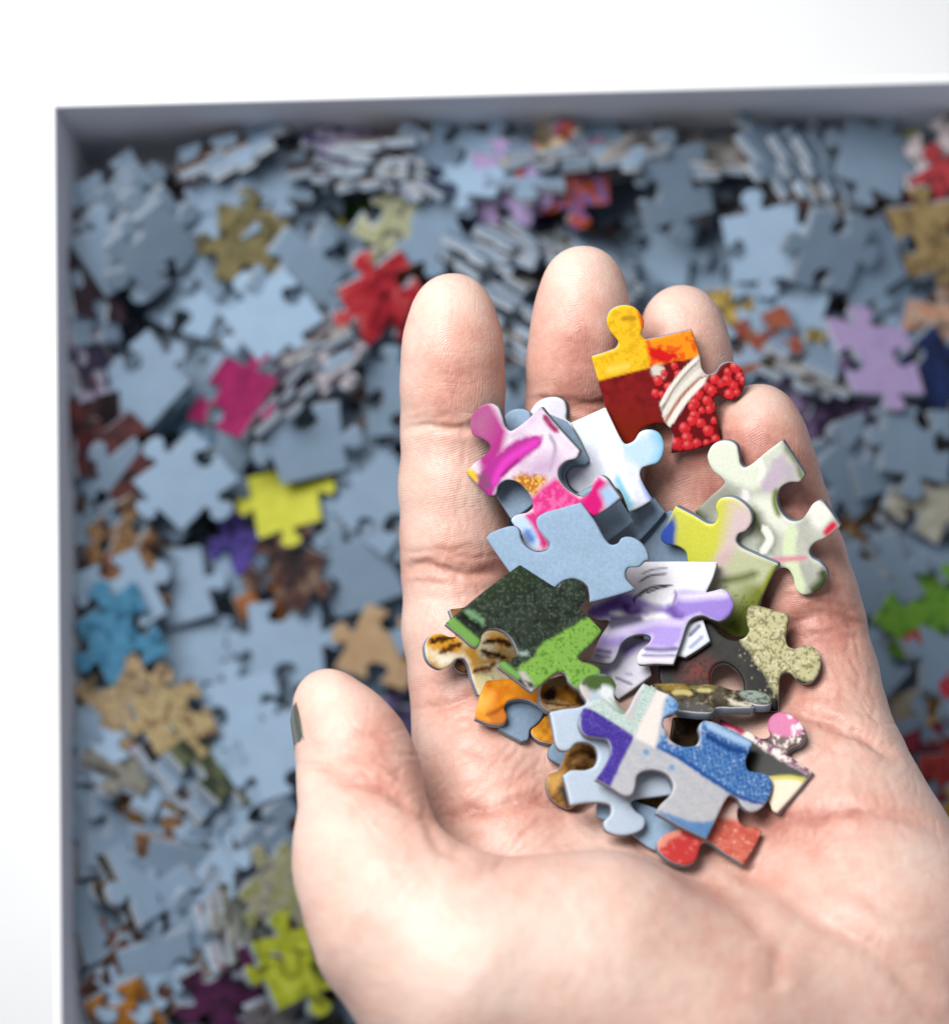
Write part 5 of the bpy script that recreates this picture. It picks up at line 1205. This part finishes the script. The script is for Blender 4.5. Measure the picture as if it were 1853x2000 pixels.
def put(x, y, spin, sc, cols, lab, short, ti, az):
    xy = clampbox(at_px(x, y), 10)
    t, a = math.radians(ti), math.radians(az)
    var = int(RNG.integers(len(VAR)))
    if ti >= 18:
        drop(xy, var, math.radians(spin), n=(math.sin(t) * math.cos(a), math.sin(t) * math.sin(a), math.cos(t)), face_up=cols is not None, cols=cols, label=lab, short=short, sc=sc, scale=260.0)
    else:
        drop(xy, var, math.radians(spin), conform=.7, jitter=(-math.tan(t) * math.cos(a) * .6, -math.tan(t) * math.sin(a) * .6), face_up=cols is not None, cols=cols, label=lab, short=short, sc=sc, scale=260.0)
# pieces of which only an end shows: whole pieces, half covered by blue backs
for x, y, spin, sc, cols, lab, short, (ti, az) in FT:
    if sc >= .78: continue
    put(x, y, spin, .95, cols, lab, short, min(ti, 12), az)
    th = RNG.uniform(0, 6.28); r_ = 14.5 - 6.5 * (.78 - sc) / .36
    for q in range(1 if sc > .6 else 2):
        c = clampbox(at_px(x, y) + r_ * np.array([math.cos(th), math.sin(th)]), 10)
        drop(c, int(RNG.integers(len(VAR))), RNG.uniform(0, 6.28), jitter=RNG.normal(0, .06, 2), face_up=False)
        th += math.pi + RNG.uniform(-.7, .7)
scatter(75, .66, .26)
for a in STACKS: stack(*a[:7], up=a[7])
LAST = ('yellow-green piece', 'flat blue piece', 'socketed blue piece', 'magenta piece', 'big pale blue piece', 'knobbed blue piece', 'red piece', 'two-socket blue piece', 'sky blue piece', 'grey-violet piece', 'lime yellow piece', 'pale lilac piece', 'lime piece', 'big lilac piece')
for x, y, spin, sc, cols, lab, short, (ti, az) in sorted(FT, key=lambda q: LAST.index(q[6]) if q[6] in LAST else -1):
    if sc >= .78: put(x, y, spin, 1.12 if short == 'big lilac piece' else min(max(sc, .92), 1.02), cols, lab, short, ti, az)
    if cols is not None and short not in LAST and RNG.random() < .28:
        th = RNG.uniform(0, 6.28)
        drop(clampbox(at_px(x, y) + RNG.uniform(9.5, 12) * np.array([math.cos(th), math.sin(th)]), 9), int(RNG.integers(len(VAR))), RNG.uniform(0, 6.28), jitter=RNG.normal(0, .16, 2), face_up=False)

# who can be seen: cells whose top belongs to a piece, inside the frame, not behind the hand
Ii, Jj = np.meshgrid(np.arange(TNX), np.arange(TNY), indexing='ij')
cell = np.stack([TX0 + Ii * TC, TY0 + Jj * TC, TH], -1).reshape(-1, 3)
qx, qy = proj(cell)
mask = np.zeros((200, 186), bool)
okm = (hpx > 0) & (hpx < PW) & (hpy > 0) & (hpy < PH)
mask[(hpy[okm] / 10).astype(int).clip(0, 199), (hpx[okm] / 10).astype(int).clip(0, 185)] = True
inb = (qx > 0) & (qx < PW) & (qy > 0) & (qy < PH)
vis = inb.copy(); vis[inb] = ~mask[(qy[inb] / 10).astype(int).clip(0, 199), (qx[inb] / 10).astype(int).clip(0, 185)]
own = OWN.ravel()
cnt_v = np.bincount(own[vis & (own >= 0)], minlength=len(LOOSE))
cnt_a = np.bincount(own[own >= 0], minlength=len(LOOSE))
order = np.argsort(-cnt_v)
named = set(int(k) for k in order[:300] if cnt_v[k] > 12)
named |= set(k for k in range(len(LOOSE)) if LOOSE[k]['short'] and cnt_v[k] > 0)
LAND = [(d['short'], d['pos']) for k, d in enumerate(LOOSE) if d['short'] and k in named]
LAND += [('thumb tip', unproj(620, 1330, Z_PILE)), ('index fingertip', unproj(885, 540, Z_PILE)), ('little fingertip', unproj(1480, 760, Z_PILE)), ('middle fingertip', unproj(1140, 480, Z_PILE)), ('ring fingertip', unproj(1340, 560, Z_PILE))]
DIRS = ['right of', 'above and right of', 'above', 'above and left of', 'left of', 'below and left of', 'below', 'below and right of']
used_lab = {}
def auto_label(d):
    kind = ('blue-backed' if d['cols'] is None else (d['label'] or 'printed')) + ' piece'
    if d['tilted'] and d['label'] and ', number' in d['label']: kind = d['label'].split(', number')[0]
    ds = sorted(LAND, key=lambda q: np.linalg.norm(q[1][:2] - d['pos'][:2]))
    def rel(q):
        v = d['pos'][:2] - q[1][:2]
        return DIRS[int(round(math.degrees(math.atan2(v[1], v[0])) / 45)) % 8]
    cand = [f'{kind} {rel(ds[i])} the {ds[i][0]}' for i in (0, 1)] + [f'{kind} {rel(ds[0])} the {ds[0][0]}, nearest the {ds[i][0]}' for i in (1, 2, 3, 4)] + [f'{kind} between the {ds[i][0]} and the {ds[j][0]}' for i in range(7) for j in range(i + 1, 7)]
    for c in cand:
        if c not in used_lab and len(c.split()) <= 16: used_lab[c] = 1; return c
    return cand[0]
STUFF = ([], [], [])
for k, d in enumerate(LOOSE):
    if cnt_a[k] == 0: continue
    R = Matrix((d['u'], d['v'], d['n'])).transposed().to_4x4()
    # a piece lying back up is the same piece turned over; its outline is mirrored by its own frame already
    M_ = Matrix.Translation(Vector(d['pos'] * MM)) @ R @ Matrix.Diagonal((d['sc'], d['sc'], 1, 1))
    me_b, me_s, me_d = TM[d['var']]
    if k in named:
        o = bpy.data.objects.new('puzzle_piece', me_b if d['up'] else me_d); COL.objects.link(o)
        o.matrix_world = M_
        if d['up']:
            s = bpy.data.objects.new('printed_face', me_s); COL.objects.link(s); s.parent = o
            s.material_slots[0].link = 'OBJECT'; s.material_slots[0].material = ink_mat(d['cols'], d['scale'])
        lab = d['label'] if d['short'] else auto_label(d)
        tag(o, lab, 'puzzle piece', 'loose puzzle pieces lying in the box')
    else:
        v0 = len(STUFF[0])
        for me, slots in (((me_b, [1, 0]), (me_s, [3, 2])) if d['up'] else ((me_d, [0, 1, 2]),)):
            v0 = len(STUFF[0])
            STUFF[0].extend([tuple(M_ @ v.co) for v in me.vertices])
            for p in me.polygons:
                STUFF[1].append(tuple(v0 + i for i in p.vertices)); STUFF[2].append(slots[p.material_index])
if STUFF[0]:
    me = bpy.data.meshes.new('buried_pieces'); me.from_pydata(STUFF[0], [], STUFF[1])
    for m in (M_BACK, M_CORE, M_RIM, ink_mat(SCRAPS[0])): me.materials.append(m)
    me.polygons.foreach_set('material_index', STUFF[2]); me.update()
    o = bpy.data.objects.new('buried_pieces', me); COL.objects.link(o)
    tag(o, kind='stuff')
print('LOOSE', len(LOOSE), 'named', len(named), 'pile', np.percentile(TH[30:200, 60:280], [5, 25, 50, 75, 95]))
